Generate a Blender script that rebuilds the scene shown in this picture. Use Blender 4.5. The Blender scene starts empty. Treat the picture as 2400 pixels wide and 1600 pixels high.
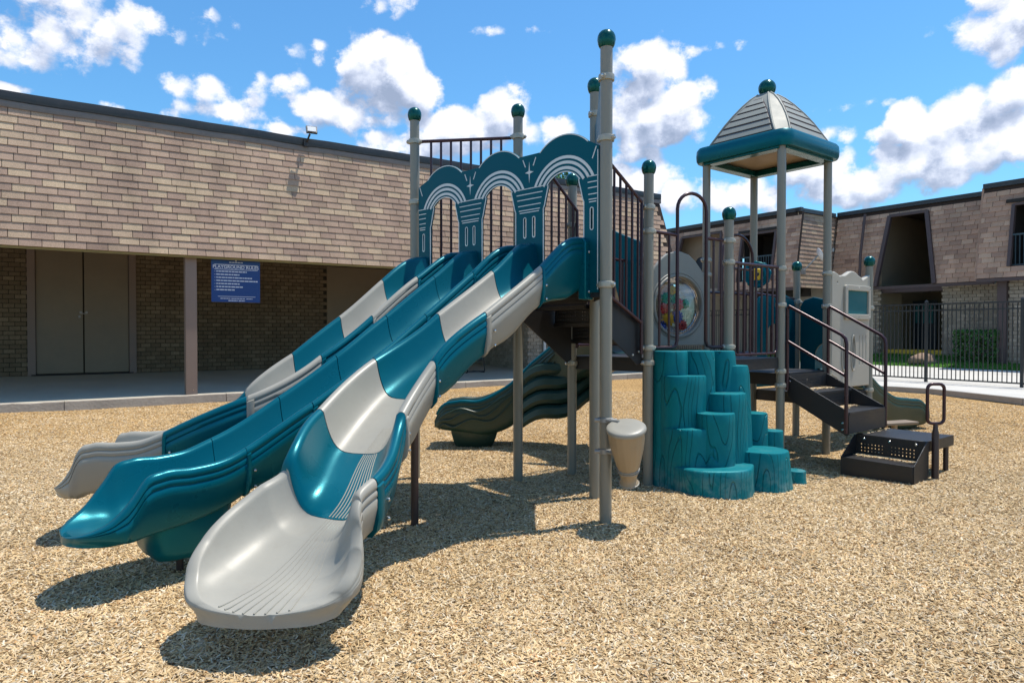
import bpy, bmesh, math, random
from mathutils import Vector, Matrix, noise
import numpy as np
rnd = random.Random(7)
SC = bpy.context.scene
COL = SC.collection
R = math.radians
SUN_DIR = Vector((0.943*math.cos(R(72)), 0.334*math.cos(R(72)), math.sin(R(72))))   # towards the sun
# ------------------------------------------------------------------ camera
cd = bpy.data.cameras.new('camera'); cam = bpy.data.objects.new('camera', cd); COL.objects.link(cam)
cd.sensor_width = 36; cd.lens = 24.0; cd.clip_start = 0.05; cd.clip_end = 3000
cam.location = (0, 0, 1.5); cam.rotation_euler = (R(90-0.895), 0, 0)
SC.camera = cam
# ------------------------------------------------------------------ sun, exposure
sl = bpy.data.lights.new('sun', 'SUN'); sl.energy = 3.75; sl.angle = R(0.53); sl.color = (1.0, 0.935, 0.83)
sun = bpy.data.objects.new('sun', sl); COL.objects.link(sun)
sun.rotation_euler = SUN_DIR.to_track_quat('Z', 'Y').to_euler(); sun.location = (3, 1, 20)
vs = SC.view_settings
vs.view_transform = 'Standard'; vs.look = 'None'; vs.gamma = 1; vs.exposure = 0.64; vs.use_curve_mapping = False
SC.cycles.max_bounces = 6; SC.cycles.diffuse_bounces = 3; SC.cycles.glossy_bounces = 3
SC.cycles.transparent_max_bounces = 8; SC.cycles.use_denoising = True
# ------------------------------------------------------------------ node helper
class NT:
    def __init__(s, tree):
        s.t = tree; s.n = tree.nodes; s.l = tree.links
    def add(s, typ, ins=None, **kw):
        nd = s.n.new(typ)
        for k, v in kw.items(): setattr(nd, k, v)
        for k, v in (ins or {}).items(): s.set(nd.inputs[k], v)
        return nd
    def set(s, sock, v):
        if isinstance(v, bpy.types.NodeSocket): s.l.new(v, sock)
        elif isinstance(v, bpy.types.Node): s.l.new(v.outputs[0], sock)
        else: sock.default_value = v
    def m(s, op, a, b=None, c=None, clamp=False):
        nd = s.n.new('ShaderNodeMath'); nd.operation = op; nd.use_clamp = clamp
        s.set(nd.inputs[0], a)
        if b is not None: s.set(nd.inputs[1], b)
        if c is not None: s.set(nd.inputs[2], c)
        return nd.outputs[0]
    def v(s, op, a, b=None):
        nd = s.n.new('ShaderNodeVectorMath'); nd.operation = op
        s.set(nd.inputs[0], a)
        if b is not None: s.set(nd.inputs[1], b)
        return nd.outputs['Value'] if op in ('LENGTH', 'DOT_PRODUCT', 'DISTANCE') else nd.outputs[0]
    def ramp(s, fac, stops, interp='LINEAR'):
        nd = s.n.new('ShaderNodeValToRGB'); cr = nd.color_ramp; cr.interpolation = interp
        while len(cr.elements) < len(stops): cr.elements.new(0.5)
        for e, (p, c) in zip(cr.elements, stops): e.position = p; e.color = tuple(c) + (1,) if len(c) == 3 else c
        s.set(nd.inputs[0], fac); return nd.outputs[0]
    def mix(s, f, a, b, blend='MIX'):
        nd = s.n.new('ShaderNodeMix'); nd.data_type = 'RGBA'; nd.blend_type = blend
        s.set(nd.inputs[0], f)
        for i, x in ((6, a), (7, b)):
            s.set(nd.inputs[i], tuple(x)+(1,) if isinstance(x, tuple) and len(x) == 3 else x)
        return nd.outputs[2]
    def smooth(s, x, lo, hi, a=0.0, b=1.0):
        nd = s.n.new('ShaderNodeMapRange'); nd.interpolation_type = 'SMOOTHSTEP'
        s.set(nd.inputs[0], x); nd.inputs[1].default_value = lo; nd.inputs[2].default_value = hi
        nd.inputs[3].default_value = a; nd.inputs[4].default_value = b
        return nd.outputs[0]
# ------------------------------------------------------------------ world: daylight sky with broken cumulus
W = bpy.data.worlds.new('World'); SC.world = W; W.use_nodes = True
w = NT(W.node_tree); w.n.clear()
tc = w.add('ShaderNodeTexCoord')
direction = w.v('NORMALIZE', tc.outputs['Generated'])
sky = w.add('ShaderNodeTexSky', sky_type='NISHITA', sun_disc=False, sun_elevation=R(72),
            sun_rotation=math.atan2(SUN_DIR.x, SUN_DIR.y), air_density=1.3, dust_density=0.3, ozone_density=2.5)
def pxdir(x, y): return Vector(((x-1200)/1600, 1, (775-y)/1600)).normalized()
CL = [  # x, y, rx, ry, weight: directions of the cumulus heaps seen that day
 (890,165,95,62,1.1),(965,215,60,62,.9),(800,262,120,40,.9),(905,265,120,38,.75),
 (490,205,75,40,.74),(590,215,55,42,.62),(540,265,100,22,.66),(690,205,60,22,.5),
 (735,135,52,26,.36),(455,70,35,22,.3),
 (1185,262,52,52,.95),(1090,305,100,42,.95),(960,340,110,32,.8),(1290,310,60,30,.5),(820,315,50,18,.5),(670,310,28,14,.7),
 (1500,195,90,70,1.15),(1560,265,95,62,1.15),(1470,290,70,55,1.0),(1640,310,40,22,.5),
 (210,15,190,66,.62),(50,80,170,62,.60),(360,40,90,60,.5),(890,12,70,22,.42),
 (2335,30,85,78,.85),(2340,135,28,28,.6),(2185,75,26,18,.34),(1660,120,60,12,.30),(1180,80,80,10,.28),(640,300,90,14,.45),(2000,250,60,10,.30),
 (2125,290,36,46,1.0),(2250,285,70,62,1.15),(2370,320,70,60,1.15),(2220,375,130,56,1.0),(2370,220,55,48,.9),(2140,410,80,34,.7),
 (1900,398,78,40,.85),(1985,445,130,40,.8),(1730,450,120,36,.8),(1560,440,110,52,.75),(1440,425,60,30,.7),(1500,360,55,22,.42),(1630,395,50,22,.42),
 (1950,318,42,20,.45),(2065,318,34,14,.4),(1820,470,400,18,.42),(30,212,45,12,.8),(270,250,32,10,.7),(380,262,36,14,.45),
]
g = bpy.data.node_groups.new('CloudDensity', 'ShaderNodeTree')
g.interface.new_socket('Vector', in_out='INPUT', socket_type='NodeSocketVector')
g.interface.new_socket('Density', in_out='OUTPUT', socket_type='NodeSocketFloat')
gn = NT(g); gi = gn.add('NodeGroupInput'); go = gn.add('NodeGroupOutput')
vin = gi.outputs[0]
mask = None
for (x, y, rx, ry, wt) in CL:
    c = pxdir(x, y); k = c.y
    d = gn.v('SUBTRACT', vin, tuple(c))
    d = gn.v('MULTIPLY', d, (1600/(rx*k), 1600/(rx*k)*.6, 1600/(ry*k)))
    q = gn.m('MULTIPLY', gn.m('SUBTRACT', 1.0, gn.m('MULTIPLY', gn.v('DOT_PRODUCT', d, d), 0.5)), wt)
    mask = q if mask is None else gn.m('SMOOTH_MAX', mask, q, 0.12)
mask = gn.m('MAXIMUM', mask, -0.6)
# elsewhere in the sky the same broken cloud goes on
stretch = gn.v('MULTIPLY', vin, (1, 1, 2.2))
lown = gn.add('ShaderNodeTexNoise', {'Vector': stretch, 'Scale': 2.6, 'Detail': 2.0})
gen = gn.m('MULTIPLY', gn.m('SUBTRACT', lown.outputs[0], 0.50), 4.0)
fw = gn.v('DOT_PRODUCT', vin, (0, 1, 0.2))
inview = gn.smooth(fw, 0.70, 0.82)
mask = gn.m('ADD', gn.m('MULTIPLY', mask, inview), gn.m('MULTIPLY', gen, gn.m('SUBTRACT', 1.0, inview)))
n1 = gn.add('ShaderNodeTexNoise', {'Vector': gn.v('MULTIPLY', vin, (1, 1, 1.25)), 'Scale': 11.0, 'Detail': 11.0, 'Roughness': 0.62, 'Lacunarity': 2.1})
vo = gn.add('ShaderNodeTexVoronoi', {'Vector': gn.v('ADD', vin, gn.v('SCALE', n1.outputs[1])), 'Scale': 34.0}, feature='SMOOTH_F1')
vo.inputs['Smoothness'].default_value = 0.35
n1sc = [l for l in gn.l if l.to_node.type == 'VECT_MATH' and l.to_node.operation == 'SCALE'][0].to_node
n1sc.inputs['Scale'].default_value = 0.05
puff = gn.m('SUBTRACT', 0.42, vo.outputs['Distance'])
fb = gn.m('ADD', gn.m('MULTIPLY', gn.m('SUBTRACT', n1.outputs[0], 0.5), 2.2), gn.m('MULTIPLY', puff, 0.68))
dens = gn.m('ADD', gn.m('MULTIPLY', mask, 0.95), fb)
gn.set(go.inputs[0], dens)
def density(vec):
    nd = w.n.new('ShaderNodeGroup'); nd.node_tree = g; w.set(nd.inputs[0], vec); return nd.outputs[0]
d0 = density(direction)
d1 = density(w.v('ADD', direction, (0.009, 0.0, 0.026)))
alpha = w.smooth(d0, 0.14, 0.55)
thin = w.smooth(d0, 0.2, 1.25)
lit = w.m('ADD', w.m('MULTIPLY', w.m('SUBTRACT', d0, d1), 1.15), 0.66)
lit = w.m('SUBTRACT', lit, w.m('MULTIPLY', thin, 0.22), clamp=True)
ccol = w.ramp(lit, [(0.0, (0.24, 0.29, 0.40)), (0.30, (0.33, 0.38, 0.50)), (0.60, (0.52, 0.56, 0.66)), (0.88, (0.70, 0.70, 0.72))])
sepz = w.add('ShaderNodeSeparateXYZ', {0: direction})
up = w.smooth(sepz.outputs[2], -0.02, 0.02)
skyc = w.mix(1.0, sky.outputs[0], (0.50, 0.90, 1.16), 'MULTIPLY')
bs = w.add('ShaderNodeBackground', {0: skyc, 1: 0.098})
bc = w.add('ShaderNodeBackground', {0: ccol, 1: 1.0})
ms = w.add('ShaderNodeMixShader', {0: w.m('MULTIPLY', alpha, w.m('MULTIPLY', up, 0.97)), 1: bs.outputs[0], 2: bc.outputs[0]})
w.add('ShaderNodeOutputWorld', {0: ms.outputs[0]})
W.cycles.sampling_method = 'MANUAL'; W.cycles.sample_map_resolution = 256

# ------------------------------------------------------------------ materials
def mat(name, col, rough=0.5, spec=0.5, tint=None, metal=0.0, var=0.08, vscale=3.0, bump=0.0, bscale=60.0, coat=0.0, dirt=0.0, dirtcol=(0.36,0.30,0.22)):
    m = bpy.data.materials.new(name); m.use_nodes = True; t = NT(m.node_tree); t.n.clear()
    c = t.add('ShaderNodeTexCoord').outputs['Object']
    n = t.add('ShaderNodeTexNoise', {'Vector': c, 'Scale': vscale, 'Detail': 5.0, 'Roughness': 0.6})
    f = t.m('ADD', t.m('MULTIPLY', t.m('SUBTRACT', n.outputs[0], 0.5), var*4), 1.0)
    colr = t.v('SCALE', tuple(col)); colr.node.inputs['Scale'].default_value = 1; t.set(colr.node.inputs['Scale'], f)
    if dirt > 0:
        n2 = t.add('ShaderNodeTexNoise', {'Vector': c, 'Scale': 9.0, 'Detail': 8.0, 'Roughness': 0.75})
        colr = t.mix(t.smooth(n2.outputs[0], 0.48, 0.8, 0, dirt), colr, dirtcol)
    p = t.add('ShaderNodeBsdfPrincipled', {'Base Color': colr, 'Metallic': metal, 'Coat Weight': coat, 'Coat Roughness': 0.15})
    p.inputs['Specular IOR Level'].default_value = spec
    if tint: p.inputs['Specular Tint'].default_value = tuple(tint)+(1,)
    t.set(p.inputs['Roughness'], t.m('ADD', t.m('MULTIPLY', t.m('SUBTRACT', n.outputs[0], 0.5), 0.3), rough))
    if bump > 0:
        nb = t.add('ShaderNodeTexNoise', {'Vector': c, 'Scale': bscale, 'Detail': 4.0})
        b = t.add('ShaderNodeBump', {'Height': nb.outputs[0], 'Strength': bump, 'Distance': 0.01})
        t.set(p.inputs['Normal'], b.outputs[0])
    t.add('ShaderNodeOutputMaterial', {0: p.outputs[0]})
    return m
M = {}
M['teal'] = mat('teal_plastic', (0.0, 0.074, 0.103), 0.30, 0.75, tint=(0.12, 0.80, 0.95), var=0.06, vscale=2.0, bump=0.05, bscale=140)
M['cream'] = mat('cream_plastic', (0.300, 0.287, 0.245), 0.42, 0.4, var=0.06, vscale=3.0, bump=0.04, bscale=140, dirt=0.28, dirtcol=(0.22,0.19,0.15))
M['climb'] = None
M['panel'] = mat('dark_teal_sheet', (0.0, 0.060, 0.083), 0.42, tint=(0.15, 0.8, 1.0), var=0.05)
M['ball'] = mat('green_cap', (0.0, 0.040, 0.040), 0.22, 0.6, tint=(0.2, 1.0, 0.85), var=0.04, coat=0.12)
M['post'] = mat('post_paint', (0.225, 0.215, 0.175), 0.34, 0.5, var=0.05, vscale=1.5, dirt=0.10)
M['clamp'] = mat('clamp_metal', (0.36, 0.345, 0.29), 0.32, 0.5, metal=0.2, var=0.05, dirt=0.1)
M['maroon'] = mat('maroon_coating', (0.034, 0.0135, 0.016), 0.30, 0.5, tint=(1.0, 0.8, 0.85), var=0.08)
M['brownpost'] = mat('brown_leg_paint', (0.045, 0.026, 0.024), 0.4, var=0.08)
M['black'] = mat('black_coated_steel', (0.014, 0.014, 0.016), 0.42, 0.5, var=0.12, bump=0.3, bscale=300, dirt=0.02)
M['darkwhite'] = mat('routed_white', (0.62, 0.66, 0.66), 0.5, var=0.03)
M['bolt'] = mat('steel_bolt', (0.6, 0.6, 0.6), 0.25, metal=1.0)
M['panelcream'] = mat('cream_panel_plastic', (0.40, 0.375, 0.315), 0.42, 0.4, var=0.05, dirt=0.15)
M['roofcream'] = mat('roof_plastic', (0.235, 0.245, 0.220), 0.55, 0.35, var=0.04, dirt=0.10)
M['darkgreen'] = mat('dark_green_plastic', (0.012, 0.042, 0.032), 0.42, var=0.1, dirt=0.15, dirtcol=(0.10,0.09,0.06))
M['tanplastic'] = mat('tan_plastic', (0.22, 0.165, 0.11), 0.5, var=0.05)
M['drum'] = mat('drum_plastic', (0.34, 0.26, 0.165), 0.45, var=0.05, bump=0.05)
M['concrete'] = mat('concrete', (0.50, 0.49, 0.46), 0.85, 0.2, var=0.10, vscale=1.2, bump=0.35, bscale=40, dirt=0.25, dirtcol=(0.30,0.27,0.22))
M['porchslab'] = mat('porch_slab', (0.50, 0.475, 0.38), 0.7, 0.3, var=0.12, vscale=0.9, bump=0.2, bscale=30, dirt=0.35, dirtcol=(0.17,0.17,0.16))
M['kerb'] = mat('kerb_concrete', (0.36, 0.32, 0.27), 0.9, 0.2, var=0.15, vscale=2.0, bump=0.8, bscale=22, dirt=0.5, dirtcol=(0.20,0.17,0.13))
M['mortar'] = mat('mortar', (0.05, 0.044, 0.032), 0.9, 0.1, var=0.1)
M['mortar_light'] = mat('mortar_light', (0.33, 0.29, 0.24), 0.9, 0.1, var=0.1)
M['felt'] = mat('roof_felt', (0.050, 0.038, 0.033), 0.9, 0.1)
M['coping'] = mat('black_coping', (0.025, 0.027, 0.03), 0.4, 0.5, var=0.2, vscale=1.0, dirt=0.25, dirtcol=(0.12,0.11,0.10))
M['drip'] = mat('grey_drip_edge', (0.17, 0.155, 0.145), 0.6, var=0.2, vscale=2.0, dirt=0.4, dirtcol=(0.05,0.045,0.04))
M['soffit'] = mat('ochre_trim', (0.22, 0.17, 0.055), 0.7, var=0.1)
M['door'] = mat('tan_door_paint', (0.21, 0.17, 0.115), 0.55, var=0.12, vscale=1.0, dirt=0.2, dirtcol=(0.13,0.10,0.07))
M['column'] = mat('column_paint', (0.22, 0.165, 0.135), 0.6, var=0.06)
M['trim'] = mat('brown_trim', (0.075, 0.052, 0.050), 0.6, var=0.1)
M['render'] = mat('tan_render', (0.26, 0.205, 0.14), 0.8, var=0.08)
M['signblue'] = mat('sign_blue', (0.004, 0.040, 0.19), 0.35, var=0.03)
M['signtext'] = mat('sign_print', (0.55, 0.60, 0.70), 0.5, var=0.02)
M['fence'] = mat('black_fence', (0.018, 0.024, 0.028), 0.4, 0.5, var=0.1)
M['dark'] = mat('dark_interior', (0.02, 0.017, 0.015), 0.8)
M['tealrail'] = mat('teal_grey_rail', (0.035, 0.065, 0.080), 0.5)
M['yellow'] = mat('yellow_paint', (0.62, 0.40, 0.03), 0.6, var=0.1, dirt=0.3)
M['stone'] = mat('boulder_stone', (0.25, 0.17, 0.12), 0.9, var=0.3, vscale=4, bump=0.8, bscale=10)
M['bark'] = mat('bark', (0.09, 0.06, 0.04), 0.9, var=0.2, bump=0.6)
M['white'] = mat('white_enamel', (0.72, 0.73, 0.74), 0.4)
M['lampglass'] = mat('lamp_lens', (0.62, 0.64, 0.66), 0.15)
M['red'] = mat('red_plastic', (0.55, 0.02, 0.03), 0.35)
M['yel'] = mat('yellow_plastic', (0.75, 0.45, 0.01), 0.35)
M['grn'] = mat('green_plastic', (0.01, 0.28, 0.09), 0.35)
M['blu'] = mat('blue_plastic', (0.01, 0.06, 0.35), 0.35)
M['door_blue'] = mat('dark_blue_door', (0.010, 0.022, 0.035), 0.4)
M['metal'] = mat('galvanised', (0.30, 0.30, 0.29), 0.45, metal=0.4)

def glass_mat():
    m = bpy.data.materials.new('clear_plastic'); m.use_nodes = True; t = NT(m.node_tree); t.n.clear()
    tr = t.add('ShaderNodeBsdfTransparent', {0: (0.86, 0.89, 0.91, 1)})
    gl = t.add('ShaderNodeBsdfGlossy', {0: (1, 1, 1, 1), 1: 0.08})
    fr = t.add('ShaderNodeFresnel', {0: 1.45})
    mx = t.add('ShaderNodeMixShader', {0: t.m('ADD', fr.outputs[0], 0.02), 1: tr.outputs[0], 2: gl.outputs[0]})
    t.add('ShaderNodeOutputMaterial', {0: mx.outputs[0]}); return m
M['glass'] = glass_mat()
M['tealglass'] = mat('teal_window', (0.03, 0.15, 0.17), 0.12)

def climb_mat():
    m = bpy.data.materials.new('carved_teal_plastic'); m.use_nodes = True; t = NT(m.node_tree); t.n.clear()
    c = t.add('ShaderNodeTexCoord').outputs['Object']
    warp = t.add('ShaderNodeTexNoise', {'Vector': t.v('MULTIPLY', c, (2.6, 2.6, 0.62)), 'Scale': 1.25, 'Detail': 1.0, 'Roughness': 0.4})
    k = t.m('FRACT', t.m('MULTIPLY', warp.outputs[0], 16.0))
    tri = t.m('ABSOLUTE', t.m('SUBTRACT', k, 0.5))
    geo = t.add('ShaderNodeNewGeometry')
    nz = t.add('ShaderNodeSeparateXYZ', {0: geo.outputs['Normal']}).outputs[2]
    side = t.smooth(nz, 0.35, 0.75, 1.0, 0.0)
    groove = t.m('MULTIPLY', t.smooth(tri, 0.0, 0.055, 1.0, 0.0), side)
    n = t.add('ShaderNodeTexNoise', {'Vector': c, 'Scale': 7.0, 'Detail': 8.0, 'Roughness': 0.7})
    z = t.add('ShaderNodeSeparateXYZ', {0: c}).outputs[2]
    low = t.m('MULTIPLY', t.smooth(z, 0.0, 0.34, 1.0, 0.0), t.smooth(n.outputs[0], 0.42, 0.66))
    top = t.m('MULTIPLY', t.smooth(nz, 0.7, 0.95), t.smooth(n.outputs[0], 0.5, 0.72, 0, 0.35))
    base = t.mix(n.outputs[0], (0.0, 0.115, 0.145), (0.002, 0.17, 0.195))
    base = t.mix(t.m('MULTIPLY', t.m('MAXIMUM', low, top), 0.38), base, (0.30, 0.36, 0.33))
    base = t.mix(t.m('MULTIPLY', groove, 0.22), base, (0.0, 0.035, 0.05))
    bk_ = t.add('ShaderNodeTexNoise', {'Vector': t.v('MULTIPLY', c, (1, 1, .22)), 'Scale': 16.0, 'Detail': 4.0})
    hgt = t.m('ADD', t.m('MULTIPLY', groove, -1.0), t.m('ADD', t.m('MULTIPLY', n.outputs[0], 0.15), t.m('MULTIPLY', bk_.outputs[0], 0.35)))
    b = t.add('ShaderNodeBump', {'Height': hgt, 'Strength': 1.0, 'Distance': 0.012})
    p = t.add('ShaderNodeBsdfPrincipled', {'Base Color': base, 'Roughness': 0.5, 'Normal': b.outputs[0], 'Specular Tint': (0.2, 0.9, 1.0, 1)})
    t.add('ShaderNodeOutputMaterial', {0: p.outputs[0]}); return m
M['climb'] = climb_mat()

def pieces_mat(name, stops, bump=0.5, bscale=75, island=False, rough=0.9, speck=0.6):
    """one tint per shingle / brick / chip"""
    m = bpy.data.materials.new(name); m.use_nodes = True; t = NT(m.node_tree); t.n.clear()
    c = t.add('ShaderNodeTexCoord').outputs['Object']
    if island: r = t.add('ShaderNodeNewGeometry').outputs['Random Per Island']
    else: r = t.add('ShaderNodeObjectInfo').outputs['Random']
    col = t.ramp(r, stops)
    gp = t.add('ShaderNodeNewGeometry').outputs['Position']
    n = t.add('ShaderNodeTexNoise', {'Vector': gp, 'Scale': bscale, 'Detail': 3.0, 'Roughness': 0.7})
    n2 = t.add('ShaderNodeTexNoise', {'Vector': gp, 'Scale': 0.55, 'Detail': 5.0, 'Roughness': 0.65})
    stk = t.add('ShaderNodeTexNoise', {'Vector': t.v('MULTIPLY', gp, (1.6, 1.6, 0.16)), 'Scale': 1.6, 'Detail': 5.0})
    f = t.m('ADD', t.m('MULTIPLY', t.m('SUBTRACT', n.outputs[0], 0.5), speck*3), t.m('ADD', t.m('MULTIPLY', t.m('SUBTRACT', stk.outputs[0], 0.5), 0.55), t.m('ADD', t.m('MULTIPLY', t.m('SUBTRACT', n2.outputs[0], 0.5), 0.7), 1.0)))
    s = t.v('SCALE', col); t.set(s.node.inputs['Scale'], f)
    b = t.add('ShaderNodeBump', {'Height': n.outputs[0], 'Strength': bump, 'Distance': 0.004})
    p = t.add('ShaderNodeBsdfPrincipled', {'Base Color': s, 'Roughness': rough, 'Normal': b.outputs[0]})
    p.inputs['Specular IOR Level'].default_value = 0.2
    t.add('ShaderNodeOutputMaterial', {0: p.outputs[0]}); return m
SH = [(0.0, (0.475, 0.358, 0.243)), (0.16, (0.437, 0.326, 0.225)), (0.24, (0.389, 0.279, 0.203)), (0.50, (0.370, 0.260, 0.194)), (0.72, (0.314, 0.219, 0.167)), (0.85, (0.380, 0.270, 0.198)), (0.94, (0.446, 0.335, 0.230)), (1.0, (0.257, 0.177, 0.135))]
M['shingle'] = pieces_mat('asphalt_shingle', SH)
M['shingle_many'] = pieces_mat('asphalt_shingle_field', SH, island=True)
SHB = [(0.0, (0.538, 0.374, 0.265)), (0.2, (0.470, 0.303, 0.212)), (0.5, (0.403, 0.259, 0.185)), (0.72, (0.336, 0.215, 0.154)), (0.86, (0.526, 0.363, 0.254)), (1.0, (0.258, 0.160, 0.117))]
M['shingle_far'] = pieces_mat('brown_shingle_field', SHB, island=True)
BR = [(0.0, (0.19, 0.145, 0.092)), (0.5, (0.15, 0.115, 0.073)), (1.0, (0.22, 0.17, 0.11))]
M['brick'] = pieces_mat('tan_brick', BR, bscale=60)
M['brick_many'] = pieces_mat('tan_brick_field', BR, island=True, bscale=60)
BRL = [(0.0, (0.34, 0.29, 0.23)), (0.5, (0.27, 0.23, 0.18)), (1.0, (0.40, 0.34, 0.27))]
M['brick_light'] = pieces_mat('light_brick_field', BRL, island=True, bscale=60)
CH = [(0.0, (0.167, 0.099, 0.043)), (0.07, (0.353, 0.225, 0.107)), (0.2, (0.521, 0.365, 0.185)), (0.45, (0.632, 0.468, 0.258)), (0.66, (0.688, 0.531, 0.323)), (0.78, (0.502, 0.396, 0.267)), (0.9, (0.763, 0.666, 0.499)), (0.97, (0.558, 0.315, 0.129)), (1.0, (0.074, 0.045, 0.026))]
M['chip'] = pieces_mat('wood_chip', CH, bscale=120, bump=0.3, speck=0.15)
M['chip_lump'] = pieces_mat('wood_chip_loose', CH, bscale=120, bump=0.3, island=True, speck=0.15)

def mulch_mat():
    m = bpy.data.materials.new('wood_chip_bed'); m.use_nodes = True; t = NT(m.node_tree); t.n.clear()
    c = t.add('ShaderNodeTexCoord').outputs['Object']
    wn = t.add('ShaderNodeTexNoise', {'Vector': c, 'Scale': 14.0, 'Detail': 2.0})
    cc = t.v('ADD', c, t.v('SCALE', wn.outputs[1])); 
    cc.node.inputs[1].links[0].from_node.inputs['Scale'].default_value = 0.10
    v = t.add('ShaderNodeTexVoronoi', {'Vector': t.v('MULTIPLY', cc, (1.0, 1.7, 1.0)), 'Scale': 42.0, 'Randomness': 1.0})
    v2 = t.add('ShaderNodeTexVoronoi', {'Vector': t.v('MULTIPLY', cc, (1.9, 1.0, 1.0)), 'Scale': 36.0, 'Randomness': 1.0})
    r1 = t.add('ShaderNodeSeparateColor', {0: v.outputs['Color']}).outputs[0]
    r2 = t.add('ShaderNodeSeparateColor', {0: v2.outputs['Color']}).outputs[1]
    rr = t.m('MULTIPLY', t.m('ADD', r1, r2), 0.5)
    col = t.ramp(rr, [(0.15, (0.10, 0.062, 0.03)), (0.34, (0.36, 0.24, 0.12)), (0.52, (0.54, 0.39, 0.21)), (0.7, (0.64, 0.48, 0.28)), (0.9, (0.78, 0.68, 0.50))])
    dd = t.m('MINIMUM', v.outputs['Distance'], v2.outputs['Distance'])
    gap_shade = t.smooth(t.m('MAXIMUM', v.outputs['Distance'], v2.outputs['Distance']), 0.45, 0.75)
    col = t.mix(t.m('MULTIPLY', gap_shade, 0.35), col, (0.06, 0.04, 0.02))  # shadows between chips are painted in as a darker colour
    big = t.add('ShaderNodeTexNoise', {'Vector': c, 'Scale': 0.35, 'Detail': 4.0})
    f = t.m('ADD', t.m('MULTIPLY', t.m('SUBTRACT', big.outputs[0], 0.5), 0.5), 1.0)
    # the chips along the left building are a yellower, fresher wood
    xy = t.add('ShaderNodeSeparateXYZ', {0: c})
    far = t.smooth(xy.outputs[1], 6.0, 11.0)
    col = t.mix(t.m('MULTIPLY', far, 0.7), col, t.mix(1.0, col, (1.12, 0.92, 0.60), 'MULTIPLY'))
    s = t.v('SCALE', col); t.set(s.node.inputs['Scale'], f)
    b = t.add('ShaderNodeBump', {'Height': t.m('ADD', rr, t.m('MULTIPLY', dd, -0.6)), 'Strength': 0.9, 'Distance': 0.02})
    p = t.add('ShaderNodeBsdfPrincipled', {'Base Color': s, 'Roughness': 0.9, 'Normal': b.outputs[0]})
    p.inputs['Specular IOR Level'].default_value = 0.15
    t.add('ShaderNodeOutputMaterial', {0: p.outputs[0]}); return m
M['mulch'] = mulch_mat()
def leafy(name, a, b, sc=9):
    m = bpy.data.materials.new(name); m.use_nodes = True; t = NT(m.node_tree); t.n.clear()
    r = t.add('ShaderNodeNewGeometry').outputs['Random Per Island']
    col = t.mix(r, a, b)
    p = t.add('ShaderNodeBsdfPrincipled', {'Base Color': col, 'Roughness': 0.6})
    tl = t.add('ShaderNodeBsdfTranslucent', {0: col})
    mx = t.add('ShaderNodeMixShader', {0: 0.25, 1: p.outputs[0], 2: tl.outputs[0]})
    t.add('ShaderNodeOutputMaterial', {0: mx.outputs[0]}); return m
M['leaf'] = leafy('hedge_leaf', (0.028, 0.095, 0.018), (0.075, 0.21, 0.045))
M['treeleaf'] = leafy('tree_leaf', (0.02, 0.09, 0.02), (0.06, 0.17, 0.04))
M['grass'] = leafy('grass_blade', (0.045, 0.16, 0.015), (0.10, 0.26, 0.03))
M['lawn'] = mat('lawn_soil', (0.06, 0.15, 0.025), 0.9, 0.1, var=0.25, vscale=2.0, bump=0.6, bscale=50)
M['farground'] = mat('far_ground', (0.30, 0.29, 0.27), 0.9, 0.1, var=0.1)

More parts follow.
